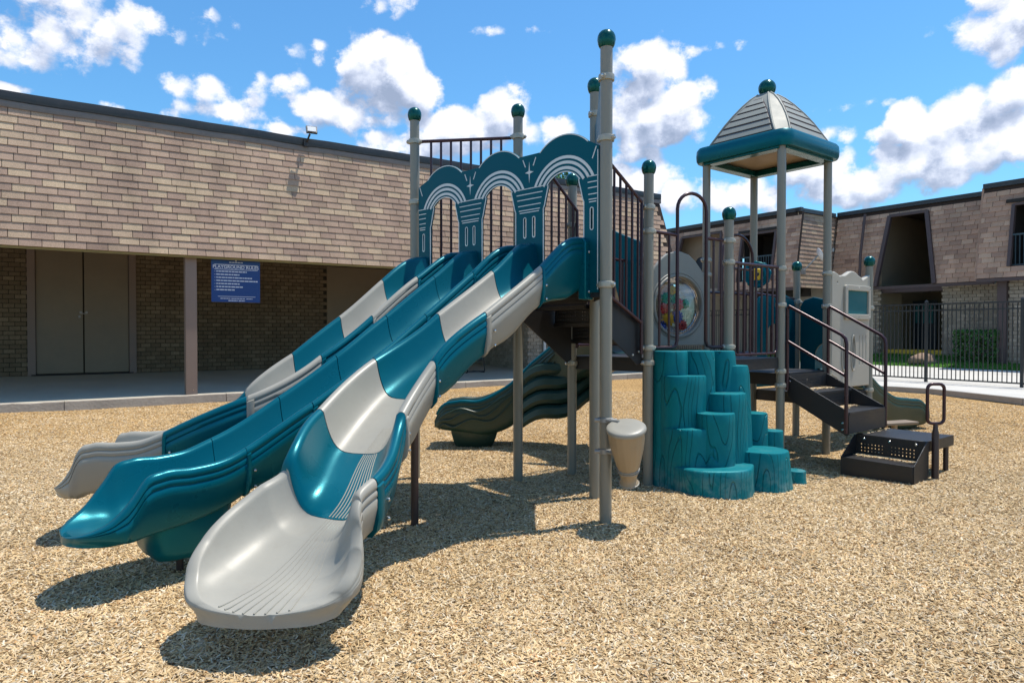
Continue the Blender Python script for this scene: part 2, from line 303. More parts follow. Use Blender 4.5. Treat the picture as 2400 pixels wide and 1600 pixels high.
# ------------------------------------------------------------------ mesh builder
class B:
    def __init__(s): s.v = []; s.f = []
    def add(s, vs_, fs_):
        o = len(s.v); s.v += [tuple(x) for x in vs_]; s.f += [tuple(i+o for i in f) for f in fs_]; return s
    def box(s, c, sz, ax=None):
        hx, hy, hz = (k/2 for k in sz)
        X, Y, Z = ax or (Vector((1,0,0)), Vector((0,1,0)), Vector((0,0,1)))
        c = Vector(c)
        vs_ = [c + X*(a*hx) + Y*(b*hy) + Z*(d*hz) for a in (-1,1) for b in (-1,1) for d in (-1,1)]
        return s.add(vs_, [(0,1,3,2),(4,6,7,5),(0,4,5,1),(2,3,7,6),(0,2,6,4),(1,5,7,3)])
    def beam(s, a, b, w_, h, up=Vector((0,0,1))):
        a = Vector(a); b = Vector(b); d = (b-a); L = d.length; d.normalize()
        sd = d.cross(up)
        if sd.length < 1e-4: sd = d.cross(Vector((1,0,0)))
        sd.normalize(); u = sd.cross(d)
        return s.box((a+b)/2, (L, w_, h), (d, sd, u))
    def tube(s, pts, r, n=12, cap=True, closed=False):
        pts = [Vector(p) for p in pts]; m = len(pts)
        rs = r if isinstance(r, (list, tuple)) else [r]*m
        rings = []; prev = None
        for i, p in enumerate(pts):
            if closed: d = pts[(i+1) % m] - pts[i-1]
            else: d = pts[min(i+1, m-1)] - pts[max(i-1, 0)]
            d.normalize()
            if prev is None:
                a = d.cross(Vector((0,0,1)))
                if a.length < 1e-3: a = d.cross(Vector((1,0,0)))
            else: a = prev - d*prev.dot(d)
            a.normalize(); prev = a; b = d.cross(a)
            rings.append([p + (a*math.cos(2*math.pi*k/n) + b*math.sin(2*math.pi*k/n))*rs[i] for k in range(n)])
        vs_ = [x for rg in rings for x in rg]; fs_ = []
        for i in range(m if closed else m-1):
            j = (i+1) % m
            for k in range(n):
                fs_.append((i*n+k, i*n+(k+1) % n, j*n+(k+1) % n, j*n+k))
        if cap and not closed:
            fs_.append(tuple(range(n-1, -1, -1))); fs_.append(tuple((m-1)*n+k for k in range(n)))
        return s.add(vs_, fs_)
    def lathe(s, base, prof, n=24, axis=Vector((0,0,1)), flute=0.0, nf=0):
        base = Vector(base); axis = Vector(axis).normalized()
        a = axis.cross(Vector((0,1,0)));
        if a.length < 1e-3: a = axis.cross(Vector((1,0,0)))
        a.normalize(); b = axis.cross(a)
        vs_ = []
        for (r, z) in prof:
            for k in range(n):
                t = 2*math.pi*k/n; rr = r*(1+flute*math.cos(nf*t)) if flute else r
                vs_.append(base + axis*z + (a*math.cos(t) + b*math.sin(t))*rr)
        fs_ = []
        for i in range(len(prof)-1):
            for k in range(n): fs_.append((i*n+k, i*n+(k+1) % n, (i+1)*n+(k+1) % n, (i+1)*n+k))
        fs_.append(tuple(range(n-1, -1, -1))); fs_.append(tuple((len(prof)-1)*n+k for k in range(n)))
        return s.add(vs_, fs_)
    def sphere(s, c, r, n=20, m=12, z0=-1.0):
        prof = []
        for i in range(m+1):
            a = -math.pi/2 + math.pi*i/m
            if math.sin(a) < z0: continue
            prof.append((max(1e-4, r*math.cos(a)), r*math.sin(a)))
        return s.lathe(c, prof, n)
    def loft(s, rings, cap=True):
        n = len(rings[0]); vs_ = [x for rg in rings for x in rg]; fs_ = []
        for i in range(len(rings)-1):
            for k in range(n): fs_.append((i*n+k, i*n+(k+1) % n, (i+1)*n+(k+1) % n, (i+1)*n+k))
        if cap: fs_.append(tuple(range(n-1, -1, -1))); fs_.append(tuple((len(rings)-1)*n+k for k in range(n)))
        return s.add(vs_, fs_)
    def prism(s, poly, ext):
        n = len(poly); ext = Vector(ext)
        a = [Vector(p) for p in poly]
        return s.add(a + [p+ext for p in a], [tuple(range(n-1, -1, -1)), tuple(range(n, 2*n))] + [(k, (k+1) % n, (k+1) % n+n, k+n) for k in range(n)])
    def mesh(s, name):
        me = bpy.data.meshes.new(name); me.from_pydata(s.v, [], s.f); me.validate(); return me
def finish(me, smooth=True, ang=38):
    bm = bmesh.new(); bm.from_mesh(me); bmesh.ops.recalc_face_normals(bm, faces=bm.faces); bm.to_mesh(me); bm.free()
    if smooth:
        me.shade_smooth(); me.set_sharp_from_angle(angle=R(ang))
def link(o, parent=None):
    COL.objects.link(o)
    if parent is not None:
        o.parent = parent
        loc = parent.location if parent.type == 'EMPTY' else Vector((0,0,0))
        o.matrix_parent_inverse = Matrix.Translation(-Vector(loc))
    return o
def obj(name, b, m, parent=None, smooth=True, bevel=0.0, ang=38, label=None, kind=None):
    me = b.mesh(name) if isinstance(b, B) else b
    finish(me, smooth, ang); me.materials.append(M[m] if isinstance(m, str) else m)
    o = bpy.data.objects.new(name, me); link(o, parent)
    if bevel:
        bv = o.modifiers.new('bevel', 'BEVEL'); bv.width = bevel; bv.segments = 2; bv.limit_method = 'ANGLE'; bv.angle_limit = R(40)
        bv.harden_normals = False
    if label: o['label'] = label
    if kind: o['kind'] = kind
    return o
def thing(name, label, cat, loc=(0,0,0), group=None):
    o = bpy.data.objects.new(name, None); COL.objects.link(o); o.location = loc; o.empty_display_size = 0.2
    o['label'] = label; o['category'] = cat
    if group: o['group'] = group
    return o
def tag(o, label, cat, group=None):
    o['label'] = label; o['category'] = cat
    if group: o['group'] = group
    return o
def inst(name, me, mtx, parent):
    """a piece that shares its mesh with its likes"""
    o = bpy.data.objects.new(name, me); COL.objects.link(o); o.matrix_basis = mtx
    o.parent = parent
    loc = parent.location if parent.type == 'EMPTY' else Vector((0,0,0))
    o.matrix_parent_inverse = Matrix.Translation(-Vector(loc))
    return o
def sheet(name, outer, holes, thick, origin, xd, m, parent=None, zd=Vector((0,0,1)), bevel=0.003, fill='BOTH'):
    """flat sheet with cut-outs: outlines in (along xd, along zd)"""
    cu = bpy.data.curves.new(name, 'CURVE'); cu.dimensions = '2D'; cu.fill_mode = 'BOTH'
    cu.extrude = max(1e-4, thick/2 - bevel); cu.bevel_depth = bevel; cu.bevel_resolution = 1
    outs = outer if isinstance(outer[0][0], (list, tuple)) else [outer]
    for loop in list(outs) + list(holes):
        sp = cu.splines.new('POLY'); sp.points.add(len(loop)-1); sp.use_cyclic_u = True
        for p, q in zip(sp.points, loop): p.co = (q[0], q[1], 0, 1)
    tmp = bpy.data.objects.new('tmp', cu); COL.objects.link(tmp)
    dg = bpy.context.evaluated_depsgraph_get(); me = bpy.data.meshes.new_from_object(tmp.evaluated_get(dg))
    bpy.data.objects.remove(tmp); bpy.data.curves.remove(cu)
    xd = Vector(xd).normalized(); zd = Vector(zd).normalized(); nd = xd.cross(zd)
    mt = Matrix.Translation(Vector(origin)) @ Matrix((xd, zd, nd)).transposed().to_4x4()
    me.transform(mt); me.name = name; me.materials.clear()
    return obj(name, me, m, parent, ang=30)
def circ(cx, cy, r, n=32, r2=None, a0=0, a1=360):
    r2 = r2 or r; full = (a1-a0) == 360
    return [(cx + r*math.cos(R(a0+(a1-a0)*k/(n if full else n-1))), cy + r2*math.sin(R(a0+(a1-a0)*k/(n if full else n-1)))) for k in range(n)]
def rrect(x0, y0, x1, y1, r, n=5):
    p = []
    for cx, cy, a in ((x1-r, y1-r, 0), (x0+r, y1-r, 90), (x0+r, y0+r, 180), (x1-r, y0+r, 270)):
        for k in range(n+1): p.append((cx + r*math.cos(R(a+90*k/n)), cy + r*math.sin(R(a+90*k/n))))
    return p
Z = Vector((0,0,1))
def V2(p, z=0.0): return Vector((p[0], p[1], z))
# frames: a building line u and its normal v
u = Vector((0.829, 0.559, 0)).normalized(); v = Vector((-u.y, u.x, 0))
K0 = Vector((-9.35, 12.47, 0))
def A(s, q, z): return K0 + u*s + v*q + Z*z
def BP(a, b, z): return u*a + v*b + Z*z

# ------------------------------------------------------------------ ground
def gh(x, y):
    n = noise.noise(Vector((x*0.55, y*0.55, 0)))*0.030 + noise.noise(Vector((x*1.7, y*1.7, 3)))*0.014
    for hx, hy, hr, hd in ((-1.15, 2.95, .45, .045), (-2.75, 3.9, .40, .045), (-3.4, 5.0, .42, .045), (3.3, 7.1, .45, .03), (2.0, 5.95, .35, .02)):
        n -= hd*math.exp(-((x-hx)**2+(y-hy)**2)/(2*hr*hr*.5))
    for hx, hy, hr, hd in ((-1.9, 2.6, .5, .03), (.72, 5.25, .22, .03), (1.55, 6.1, .3, .02), (-3.6, 3.6, .5, .02)):
        n += hd*math.exp(-((x-hx)**2+(y-hy)**2)/(2*hr*hr*.5))
    return n - 0.004
def struct(name, b, m, **k):
    o = obj(name, b, m, **k); o['kind'] = 'structure'; return o
far = B(); far.add([(-700,-700,-0.35),(700,-700,-0.35),(700,700,-0.35),(-700,700,-0.35)], [(0,1,2,3)])
struct('ground', far, 'farground', smooth=False)
bm_ = B(); nx, ny = 150, 170
x0, x1, y0, y1 = -17.0, 17.0, -8.0, 30.0
pts = []
for j in range(ny+1):
    for i in range(nx+1):
        x = x0+(x1-x0)*i/nx; y = y0+(y1-y0)*j/ny
        pts.append((x, y, gh(x, y)))
fs_ = []
for j in range(ny):
    for i in range(nx):
        cx = x0+(x1-x0)*(i+.5)/nx; cy = y0+(y1-y0)*(j+.5)/ny
        bb = -cx*0.559+cy*0.829; aa = cx*0.829+cy*0.559
        if bb > 16.6 or aa > 18.3: continue
        fs_.append((j*(nx+1)+i, j*(nx+1)+i+1, (j+1)*(nx+1)+i+1, (j+1)*(nx+1)+i))
bm_.add(pts, fs_)
struct('mulch_bed', bm_, 'mulch')
# loose chips lying on the bed: real pieces, scattered with geometry nodes
cb = B(); cx_n, cy_n = 70, 90; cpts = []; dens_at = []
X0, X1, Y0, Y1 = -12.0, 12.5, 2.1, 17.0
for j in range(cy_n+1):
    for i in range(cx_n+1):
        x = X0+(X1-X0)*i/cx_n; y = Y0+(Y1-Y0)*j/cy_n
        cpts.append((x, y, gh(x, y)+0.002))
cf = []
for j in range(cy_n):
    for i in range(cx_n):
        x = X0+(X1-X0)*(i+.5)/cx_n; y = Y0+(Y1-Y0)*(j+.5)/cy_n
        bb = -x*0.559+y*0.829; aa = x*0.829+y*0.559
        if bb > 15.45 or aa > 16.2 or abs(x) > y*0.80+0.7: continue
        cf.append((j*(cx_n+1)+i, j*(cx_n+1)+i+1, (j+1)*(cx_n+1)+i+1, (j+1)*(cx_n+1)+i))
cb.add(cpts, cf)
cme = cb.mesh('wood_chips')
at = cme.attributes.new('dens', 'FLOAT', 'POINT')
for k, vv in enumerate(cme.vertices):
    d = math.hypot(vv.co.x, vv.co.y)
    at.data[k].value = 4300 if d < 4.5 else 4300*(4.5/d)**1.5
cme.materials.append(M['chip'])
chips = bpy.data.objects.new('wood_chips', cme); COL.objects.link(chips)
chips['kind'] = 'stuff'; chips['label'] = 'pale wood chips scattered over the playground bed'
ng = bpy.data.node_groups.new('scatter_chips', 'GeometryNodeTree')
ng.interface.new_socket('Geometry', in_out='INPUT', socket_type='NodeSocketGeometry')
ng.interface.new_socket('Geometry', in_out='OUTPUT', socket_type='NodeSocketGeometry')
t = NT(ng); gi = t.add('NodeGroupInput'); go = t.add('NodeGroupOutput')
na = t.add('GeometryNodeInputNamedAttribute', {'Name': 'dens'}, data_type='FLOAT')
dp = t.add('GeometryNodeDistributePointsOnFaces', {'Mesh': gi.outputs[0], 'Density': na.outputs[0], 'Seed': 3}, distribute_method='RANDOM')
cube = t.add('GeometryNodeMeshCone', {'Vertices': 4, 'Radius Top': 0.32, 'Radius Bottom': 0.62, 'Depth': 2.0})
tf = t.add('GeometryNodeTransform', {'Geometry': cube.outputs[0]}); tf.inputs['Rotation'].default_value = (0, R(90), 0); tf.inputs['Translation'].default_value = (-1, 0, 0)
sm = t.add('GeometryNodeSetMaterial', {'Geometry': tf.outputs[0]}); sm.inputs['Material'].default_value = M['chip']
rr_ = t.add('FunctionNodeRandomValue', {'Seed': 5}, data_type='FLOAT_VECTOR'); rr_.inputs[0].default_value = (-0.6, -0.6, 0); rr_.inputs[1].default_value = (0.6, 0.6, 6.2832)
rs_ = t.add('FunctionNodeRandomValue', {'Seed': 9}, data_type='FLOAT_VECTOR'); rs_.inputs[0].default_value = (0.008, 0.0042, 0.0025); rs_.inputs[1].default_value = (0.028, 0.0105, 0.0065)
ip = t.add('GeometryNodeInstanceOnPoints', {'Points': dp.outputs[0], 'Instance': sm.outputs[0], 'Rotation': rr_.outputs[0], 'Scale': rs_.outputs[0]})
t.set(go.inputs[0], ip.outputs[0])
md = chips.modifiers.new('scatter', 'NODES'); md.node_group = ng

# pavement along the fence, its near edge bulging round the bed
edge = [(-8, 15.2), (-4, 15.6), (3, 16.1), (5.66, 16.35), (7.0, 16.95), (7.8, 17.25), (8.6, 17.2), (9.5, 16.8), (11, 16.45), (15.3, 15.9)]
pv = B()
poly = [BP(a_, b_, 0.02) for b_, a_ in edge] + [BP(15.9, 38, 0.02), BP(19.7, 38, 0.02), BP(19.7, -8, 0.02)]
pv.prism(poly, (0, 0, 0.12))
struct('pavement', pv, 'concrete', bevel=0.012)
kb = B()
for (b1, a1), (b2, a2) in zip(edge[:-1], edge[1:]):
    kb.beam(BP(a1-0.03, b1, 0.065), BP(a2-0.03, b2, 0.065), 0.06, 0.13)
struct('pavement_edging', kb, 'kerb', smooth=False)
wk = B(); wk.prism([BP(19.703, -8, 0.0), BP(19.703, 38, 0.0), BP(19.703, 38, 0.142), BP(19.703, -8, 0.142)], u*3.5+Z*0.20)
struct('walkway', wk, 'concrete', smooth=False)
ln = B(); NA, NB = 14, 40
lp = []
for i in range(NA+1):
    for j in range(NB+1):
        a_ = 23.1 + (31-23.1)*i/NA; b_ = -8 + 46*j/NB
        h = 0.30 + 0.32*min(1, max(0, a_-23.1)/2.4)**0.8 + noise.noise(Vector((a_*.6, b_*.6, 1)))*0.05
        lp.append(BP(a_, b_, h))
ln.add(lp, [(i*(NB+1)+j, i*(NB+1)+j+1, (i+1)*(NB+1)+j+1, (i+1)*(NB+1)+j) for i in range(NA) for j in range(NB)])
struct('lawn', ln, 'lawn')
gb = B()
for k in range(9000):
    a_ = rnd.uniform(23.1, 25.7); b_ = rnd.uniform(-1, 18)
    h = 0.30 + 0.32*min(1, max(0, a_-23.1)/2.4)**0.8 + noise.noise(Vector((a_*.6, b_*.6, 1)))*0.05
    p = BP(a_, b_, h-0.01); an = rnd.uniform(0, math.pi); d = Vector((math.cos(an), math.sin(an), 0))*0.02
    gb.add([p-d, p+d, p+Vector((rnd.uniform(-.03,.03), rnd.uniform(-.03,.03), rnd.uniform(.05,.10)))], [(0,1,2)])
gs = obj('grass', gb, 'grass', smooth=False); gs['kind'] = 'stuff'; gs['label'] = 'bright green grass blades on the lawn behind the fence'

# ------------------------------------------------------------------ building A: long shingled hall with a porch
hall = thing('hall_building', 'long low building with a tan shingled mansard over a deep shaded porch', 'building', A(6, 0, 0))
LEN = 17.99; ZB, ZT, LEAN = 3.07, 5.86, 0.52
S0 = -7.0
# porch slab and kerb
pb = B()
pb.add([A(S0, 0.10, 0.155), A(LEN, 0.10, 0.155), A(LEN, 5.6, 0.355), A(S0, 5.6, 0.355), A(S0, 0.10, -0.3), A(LEN, 0.10, -0.3), A(LEN, 5.6, -0.3), A(S0, 5.6, -0.3)],
       [(0,1,2,3), (4,7,6,5), (0,4,5,1), (1,5,6,2), (2,6,7,3), (3,7,4,0)])
obj('porch_slab', pb, 'porchslab', hall, smooth=False)
kk = B(); s_ = S0
while s_ < LEN:
    e = min(s_+rnd.uniform(2.4, 3.0), LEN)
    n_ = 10; top = []
    for i in range(n_+1):
        ss = s_ + (e-s_-0.012)*i/n_
        j1 = noise.noise(Vector((ss*1.3, 0, 5)))*0.045; j2 = noise.noise(Vector((ss*3.1, 4, 5)))*0.018
        top.append((ss, j1, j2))
    rings = [[A(ss, 0.12, 0.158+j2), A(ss, 0.02+j1, 0.160+j2), A(ss, -0.01+j1, 0.145+j2), A(ss, -0.03+j1*1.5, -0.2), A(ss, 0.12, -0.2)] for ss, j1, j2 in top]
    kk.loft(rings); s_ = e
obj('kerb', kk, 'kerb', hall)
# mansard: felt backing, shingle courses, coping
slope_t = (v*LEAN + Z*(ZT-ZB)); SLEN = slope_t.length; slope_t.normalize()
bk = B()
p = [A(S0, 0.0, ZB), A(LEN, 0.0, ZB), A(LEN-LEAN, LEAN, ZT), A(S0, LEAN, ZT)]
pe = [A(LEN, 7.0, ZB), A(LEN-LEAN, 7.0, ZT)]
bk.add(p + pe + [A(S0, 7.0, ZB), A(S0, 7.0, ZT)], [(0,1,2,3), (1,4,5,2), (3,2,5,7)])
obj('mansard_backing', bk, 'felt', hall, smooth=False)
def tab_mesh(wd, ht, th=0.012, cut=0.011):
    b = B(); hw = wd/2
    prof = [(-th-0.006, 0.0), (-th*0.35, ht+0.004), (0.0, ht+0.004), (0.0, 0.0)]
    vs_ = []
    for x in (-hw+cut/2, hw-cut/2):
        for (y_, z_) in prof: vs_.append((x, y_, z_))
    b.add(vs_, [(0,1,2,3), (7,6,5,4), (0,4,5,1), (1,5,6,2), (2,6,7,3), (3,7,4,0)])
    return b
TW, CR = 0.356, SLEN/19
tm = tab_mesh(TW, CR).mesh('shingle'); finish(tm, False); tm.materials.append(M['shingle'])
w_in = slope_t.cross(u)
rot = Matrix((u, w_in, slope_t)).transposed()
cells = []
for c in range(19):
    off = (0.0, 0.5, 0.22, 0.74)[c % 4]*TW + rnd.uniform(-.02, .02)
    end = LEN - LEAN*(c+1)/19 - TW/2
    s_ = S0 + off
    while s_ < end:
        cells.append((c, s_)); s_ += TW
def tab_base(c, s_): return A(s_, 0, ZB) + slope_t*(c*CR)
cam_p = Vector((0, 0, 1.5))
inview_ = [x for x in cells if x[1] > -0.75]
inview_.sort(key=lambda x: (tab_base(*x)-cam_p).length)
first = set(inview_[:300])
for (c, s_) in inview_[:300]:
    o = inst('shingle', tm, Matrix.Translation(tab_base(c, s_) - w_in*(-0.0) + w_in*0.0) @ rot.to_4x4() @ Matrix.Rotation(rnd.gauss(0, .007), 4, 'Y') @ Matrix.Rotation(-abs(rnd.gauss(0, .014)), 4, 'X'), hall)
fm = B(); tb = tab_mesh(TW, CR)
def add_tab(dst, src, base, rt, jit=0.003):
    j = rt @ Matrix.Rotation(rnd.gauss(0, jit), 3, 'Y')
    dst.add([base + j @ Vector(x) for x in src.v], src.f)
for x in cells:
    if x in first: continue
    add_tab(fm, tb, tab_base(*x), rot)
# the hip end facing away from the fence
uu = -v; t2 = (-u*LEAN + Z*(ZT-ZB)).normalized(); rot2 = Matrix((v, t2.cross(v), t2)).transposed()
for c in range(19):
    q_ = LEAN*(c+1)/19 + TW/2 + (c % 2)*TW/2
    while q_ < 6.8:
        add_tab(fm, tb, A(LEN, q_, ZB) + t2*(c*CR), rot2); q_ += TW
obj('shingle_field', fm, 'shingle_many', hall, smooth=False, kind='stuff')
cp = B(); n_ = 46
for (dq, z0_, z1_, jit_, nm, mm) in ((0.0, ZT-0.02, ZT+0.155, 0.012, 'coping', 'coping'), (0.02, ZT-0.15, ZT-0.025, 0.022, 'drip_edge', 'drip')):
    cp = B(); rings = []
    for i in range(n_+1):
        ss = S0 + (LEN-LEAN+0.05-S0)*i/n_
        jz = noise.noise(Vector((ss*0.8, 7, z0_)))*jit_*1.6; jq = noise.noise(Vector((ss*1.1, 2, z0_)))*jit_
        q0 = LEAN-0.07+dq+jq
        rings.append([A(ss, q0, z0_+jz), A(ss, q0-0.012, (z0_+z1_)/2+jz), A(ss, q0, z1_+jz), A(ss, q0+0.3, z1_+jz), A(ss, q0+0.3, z0_+jz)])
    cp.loft(rings)
    cp.beam(A(LEN-LEAN+0.03, LEAN-0.05, (z0_+z1_)/2), A(LEN-LEAN+0.03, 7, (z0_+z1_)/2), 0.10, z1_-z0_)
    obj(nm, cp, mm, hall)
rf = B(); rf.prism([A(S0, LEAN+0.1, ZT+0.02), A(LEN-LEAN, LEAN+0.1, ZT+0.02), A(LEN-LEAN, 12, ZT+0.02), A(S0, 12, ZT+0.02)], (0,0,0.05)); obj('roof', rf, 'felt', hall, smooth=False)
tr = B(); tr.beam(A(S0, 0.035, ZB-0.025), A(LEN, 0.035, ZB-0.025), 0.05, 0.045); obj('fascia_board', tr, 'soffit', hall, smooth=False)
so = B(); so.prism([A(S0, 0.25, 3.862), A(LEN, 0.25, 3.862), A(LEN, 5.7, 3.862), A(S0, 5.7, 3.862)], (0,0,0.04)); so.prism([A(S0, 0.075, ZB-0.02), A(LEN, 0.075, ZB-0.02), A(LEN, 0.24, 3.86), A(S0, 0.24, 3.86)], v*0.05); obj('soffit', so, 'door', hall, smooth=False)
# columns
for s_ in (-3.2, 3.22):
    cb_ = B(); cb_.box(A(s_, 0.22, (0.16+ZB)/2), (0.22, 0.22, ZB-0.16), (u, v, Z))
    c_ = obj('column', cb_, 'column', hall, bevel=0.006)
    pb_ = B(); pb_.lathe(A(s_+0.03, 0.105, 0.26), [(0.012, 0), (0.012, 0.006)], 10, axis=-v); obj('bolt', pb_, 'bolt', c_)
# porch wall: mortar, bricks, doors
QW = 5.6
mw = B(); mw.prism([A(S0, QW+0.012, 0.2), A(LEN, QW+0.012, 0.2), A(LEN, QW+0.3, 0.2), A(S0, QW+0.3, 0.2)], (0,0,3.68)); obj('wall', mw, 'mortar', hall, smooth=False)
DX0, DX1 = None, None
def s_at(px, q):   # where the view line through a column of the photo meets the wall line
    r = (px-1200)/1600; o = K0 + v*q
    return (r*o.y - o.x)/(u.x - r*u.y)
d0s, d1s = s_at(84, QW), s_at(302, QW)
d2s, d3s = s_at(766, QW), s_at(930, QW)
BW, BH = 0.242, 0.114
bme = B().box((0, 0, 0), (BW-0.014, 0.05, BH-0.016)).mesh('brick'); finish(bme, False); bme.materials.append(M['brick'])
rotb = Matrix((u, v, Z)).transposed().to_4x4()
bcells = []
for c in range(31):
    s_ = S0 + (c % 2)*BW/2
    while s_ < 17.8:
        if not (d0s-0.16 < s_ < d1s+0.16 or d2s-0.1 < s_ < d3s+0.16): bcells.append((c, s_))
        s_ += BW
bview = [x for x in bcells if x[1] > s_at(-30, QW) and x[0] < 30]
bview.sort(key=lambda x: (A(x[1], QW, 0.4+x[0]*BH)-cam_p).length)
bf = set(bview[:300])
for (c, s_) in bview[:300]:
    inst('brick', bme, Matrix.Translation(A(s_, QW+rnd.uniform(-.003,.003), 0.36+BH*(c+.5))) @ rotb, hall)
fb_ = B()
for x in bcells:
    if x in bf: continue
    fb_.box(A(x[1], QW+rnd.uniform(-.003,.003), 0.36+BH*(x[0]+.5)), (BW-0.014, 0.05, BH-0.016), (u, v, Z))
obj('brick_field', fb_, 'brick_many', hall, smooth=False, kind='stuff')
def double_door(a0, a1, parent):
    fr = B()
    fr.box(A(a0-0.09, QW-0.02, 2.1), (0.17, 0.12, 3.5), (u, v, Z)); fr.box(A(a1+0.09, QW-0.02, 2.1), (0.17, 0.12, 3.5), (u, v, Z))
    f = obj('door_frame', fr, 'column', parent, smooth=False)
    md_ = (a0+a1)/2; h0, h1 = 0.40, 3.82
    for x_0, x_1 in ((a0, md_-0.012), (md_+0.012, a1)):
        db = B(); db.box(A((x_0+x_1)/2, QW-0.01, (h0+h1)/2), (x_1-x_0-0.01, 0.05, h1-h0), (u, v, Z))
        dl = obj('door', db, 'door', parent, bevel=0.004)
        hb = B(); xh = x_1-0.05 if x_0 == a0 else x_0+0.05
        hb.lathe(A(xh, QW-0.035, 1.98), [(0.035, 0), (0.035, 0.015), (0.012, 0.02), (0.012, 0.05), (0.03, 0.055), (0.03, 0.08)], 12, axis=-v)
        if x_0 == a0: hb.beam(A(xh, QW-0.06, 1.95), A(xh+0.10, QW-0.06, 1.95), 0.02, 0.02); hb.box(A(xh-0.03, QW-0.06, 1.87), (0.05, 0.025, 0.06), (u, v, Z))
        obj('handle', hb, 'metal', dl)
    th = B(); th.box(A((a0+a1)/2, QW-0.05, 0.372), (a1-a0+0.2, 0.14, 0.03), (u, v, Z)); obj('threshold', th, 'dark', parent, smooth=False)
double_door(d0s, d1s, hall)
sd = B(); sd.box(A((d2s+d3s)/2, QW-0.01, 1.95), (d3s-d2s, 0.05, 3.16), (u, v, Z)); obj('door', sd, 'door', hall, bevel=0.004)
# projecting brick room at the far end of the porch
pr = B(); pr.box(A(15.5, 4.0, 2.0), (4.2, 3.6, 3.6), (u, v, Z)); obj('room_wall', pr, 'mortar_light', hall, smooth=False)
rb = B()
for c in range(31):
    z_ = 0.24+BH*(c+.5); s_ = 13.45 + (c % 2)*BW/2
    while s_ < 17.5:
        rb.box(A(s_, 2.19, z_), (BW-0.014, 0.05, BH-0.016), (u, v, Z)); s_ += BW
    q_ = 2.3 + (c % 2)*BW/2
    while q_ < 5.6: rb.box(A(13.39, q_, z_), (0.05, BW-0.014, BH-0.016), (u, v, Z)); q_ += BW
    q_ = 2.3 + (c % 2)*BW/2
    while q_ < 5.7: rb.box(A(17.61, q_, z_), (0.05, BW-0.014, BH-0.016), (u, v, Z)); q_ += BW
obj('brick_field', rb, 'brick_light', hall, smooth=False, kind='stuff')
dsp = B(); dsp.tube([A(13.95, 2.08, 0.2), A(13.95, 2.08, 3.0)], 0.045, 10); obj('downpipe', dsp, 'white', hall)
bd = B(); bd.box(A(14.6, 2.15, 1.4), (0.9, 0.06, 2.2), (u, v, Z)); obj('door', bd, 'brownpost', hall, bevel=0.004, label='dark red-brown door in the brick end room')

# floodlight on the roof edge
sL = 5.75
fl = thing('floodlight', 'small black floodlight with a pale square lens on the roof edge of the hall', 'floodlight', A(sL, LEAN-0.15, ZT+0.05))
b_ = B(); b_.box(A(sL, LEAN-0.12, ZT+0.02), (0.12, 0.06, 0.16), (u, v, Z)); b_.tube([A(sL, LEAN-0.15, ZT+0.04), A(sL+0.02, LEAN-0.22, ZT+0.12), A(sL+0.04, LEAN-0.27, ZT+0.20)], 0.022, 8)
obj('bracket', b_, 'black', fl)
nn = (-v*0.62 - u*0.1 + Z*0.35).normalized(); xx = nn.cross(Z).normalized(); zz = xx.cross(nn)
b_ = B(); b_.box(A(sL+0.07, LEAN-0.30, ZT+0.29), (0.25, 0.20, 0.05), (xx, zz, nn)); obj('housing', b_, 'black', fl, bevel=0.01)
b_ = B(); b_.box(A(sL+0.07, LEAN-0.30, ZT+0.29)+nn*0.032, (0.19, 0.14, 0.006), (xx, zz, nn)); obj('lens', b_, 'lampglass', fl, smooth=False)

# rules sign hung under the fascia
g0 = s_at(496, 0.14); g1 = s_at(610, 0.14)
sg = thing('rules_sign', 'blue playground rules sign with white lettering hanging beside the porch column', 'sign', A((g0+g1)/2, 0.14, 2.1))
zt_, zb_ = 3.06, 2.12; W_ = g1-g0; H_ = zt_-zb_
b_ = B(); b_.box(A((g0+g1)/2, 0.14, (zt_+zb_)/2), (W_, 0.012, H_), (u, v, Z)); obj('board', b_, 'signblue', sg, smooth=False)
def bar(x0_, y0_, x1_, y1_):   # printed bars in board units, origin top left
    return [A(g0+W_*x0_, 0.1325, zt_-H_*y0_), A(g0+W_*x1_, 0.1325, zt_-H_*y0_), A(g0+W_*x1_, 0.1325, zt_-H_*y1_), A(g0+W_*x0_, 0.1325, zt_-H_*y1_)]
lb = B()
for (a0, a1, y_, hh) in ((.06,.95,.135,.012),(.06,.95,.245,.012),(.13,.90,.865,.010)):
    lb.add(bar(a0, y_, a1, y_+hh), [(0,1,2,3)])
rows = [(.67,.285),(.52,.355),(.78,.425),(.90,.495),(.52,.565),(.60,.635),(.42,.705)]
for (e_, y_) in rows:
    lb.add(bar(.065, y_+.01, .08, y_+.022), [(0,1,2,3)]); x_ = .10
    while x_ < e_+.03:
        wl = rnd.uniform(.03, .085); lb.add(bar(x_, y_, min(x_+wl, e_+.05), y_+.026), [(0,1,2,3)]); x_ += wl+.010
for (a0, a1, y_, hh) in ((.36,.64,.075,.018),(.18,.38,.91,.016),(.40,.68,.91,.016),(.71,.84,.91,.016),(.34,.53,.955,.02),(.55,.68,.955,.02)):
    x_ = a0
    while x_ < a1: lb.add(bar(x_, y_, min(x_+.05, a1), y_+hh), [(0,1,2,3)]); x_ += .058
lb.add(bar(.485, .03, .515, .06), [(0,1,2,3)])
obj('print', lb, 'signtext', sg, smooth=False)
fc = bpy.data.curves.new('title', 'FONT'); fc.body = 'PLAYGROUND RULES'; fc.align_x = 'CENTER'; fc.align_y = 'CENTER'; fc.size = 0.098; fc.offset = 0.002
to = bpy.data.objects.new('tmp', fc); COL.objects.link(to)
me = bpy.data.meshes.new_from_object(to.evaluated_get(bpy.context.evaluated_depsgraph_get())); bpy.data.objects.remove(to)
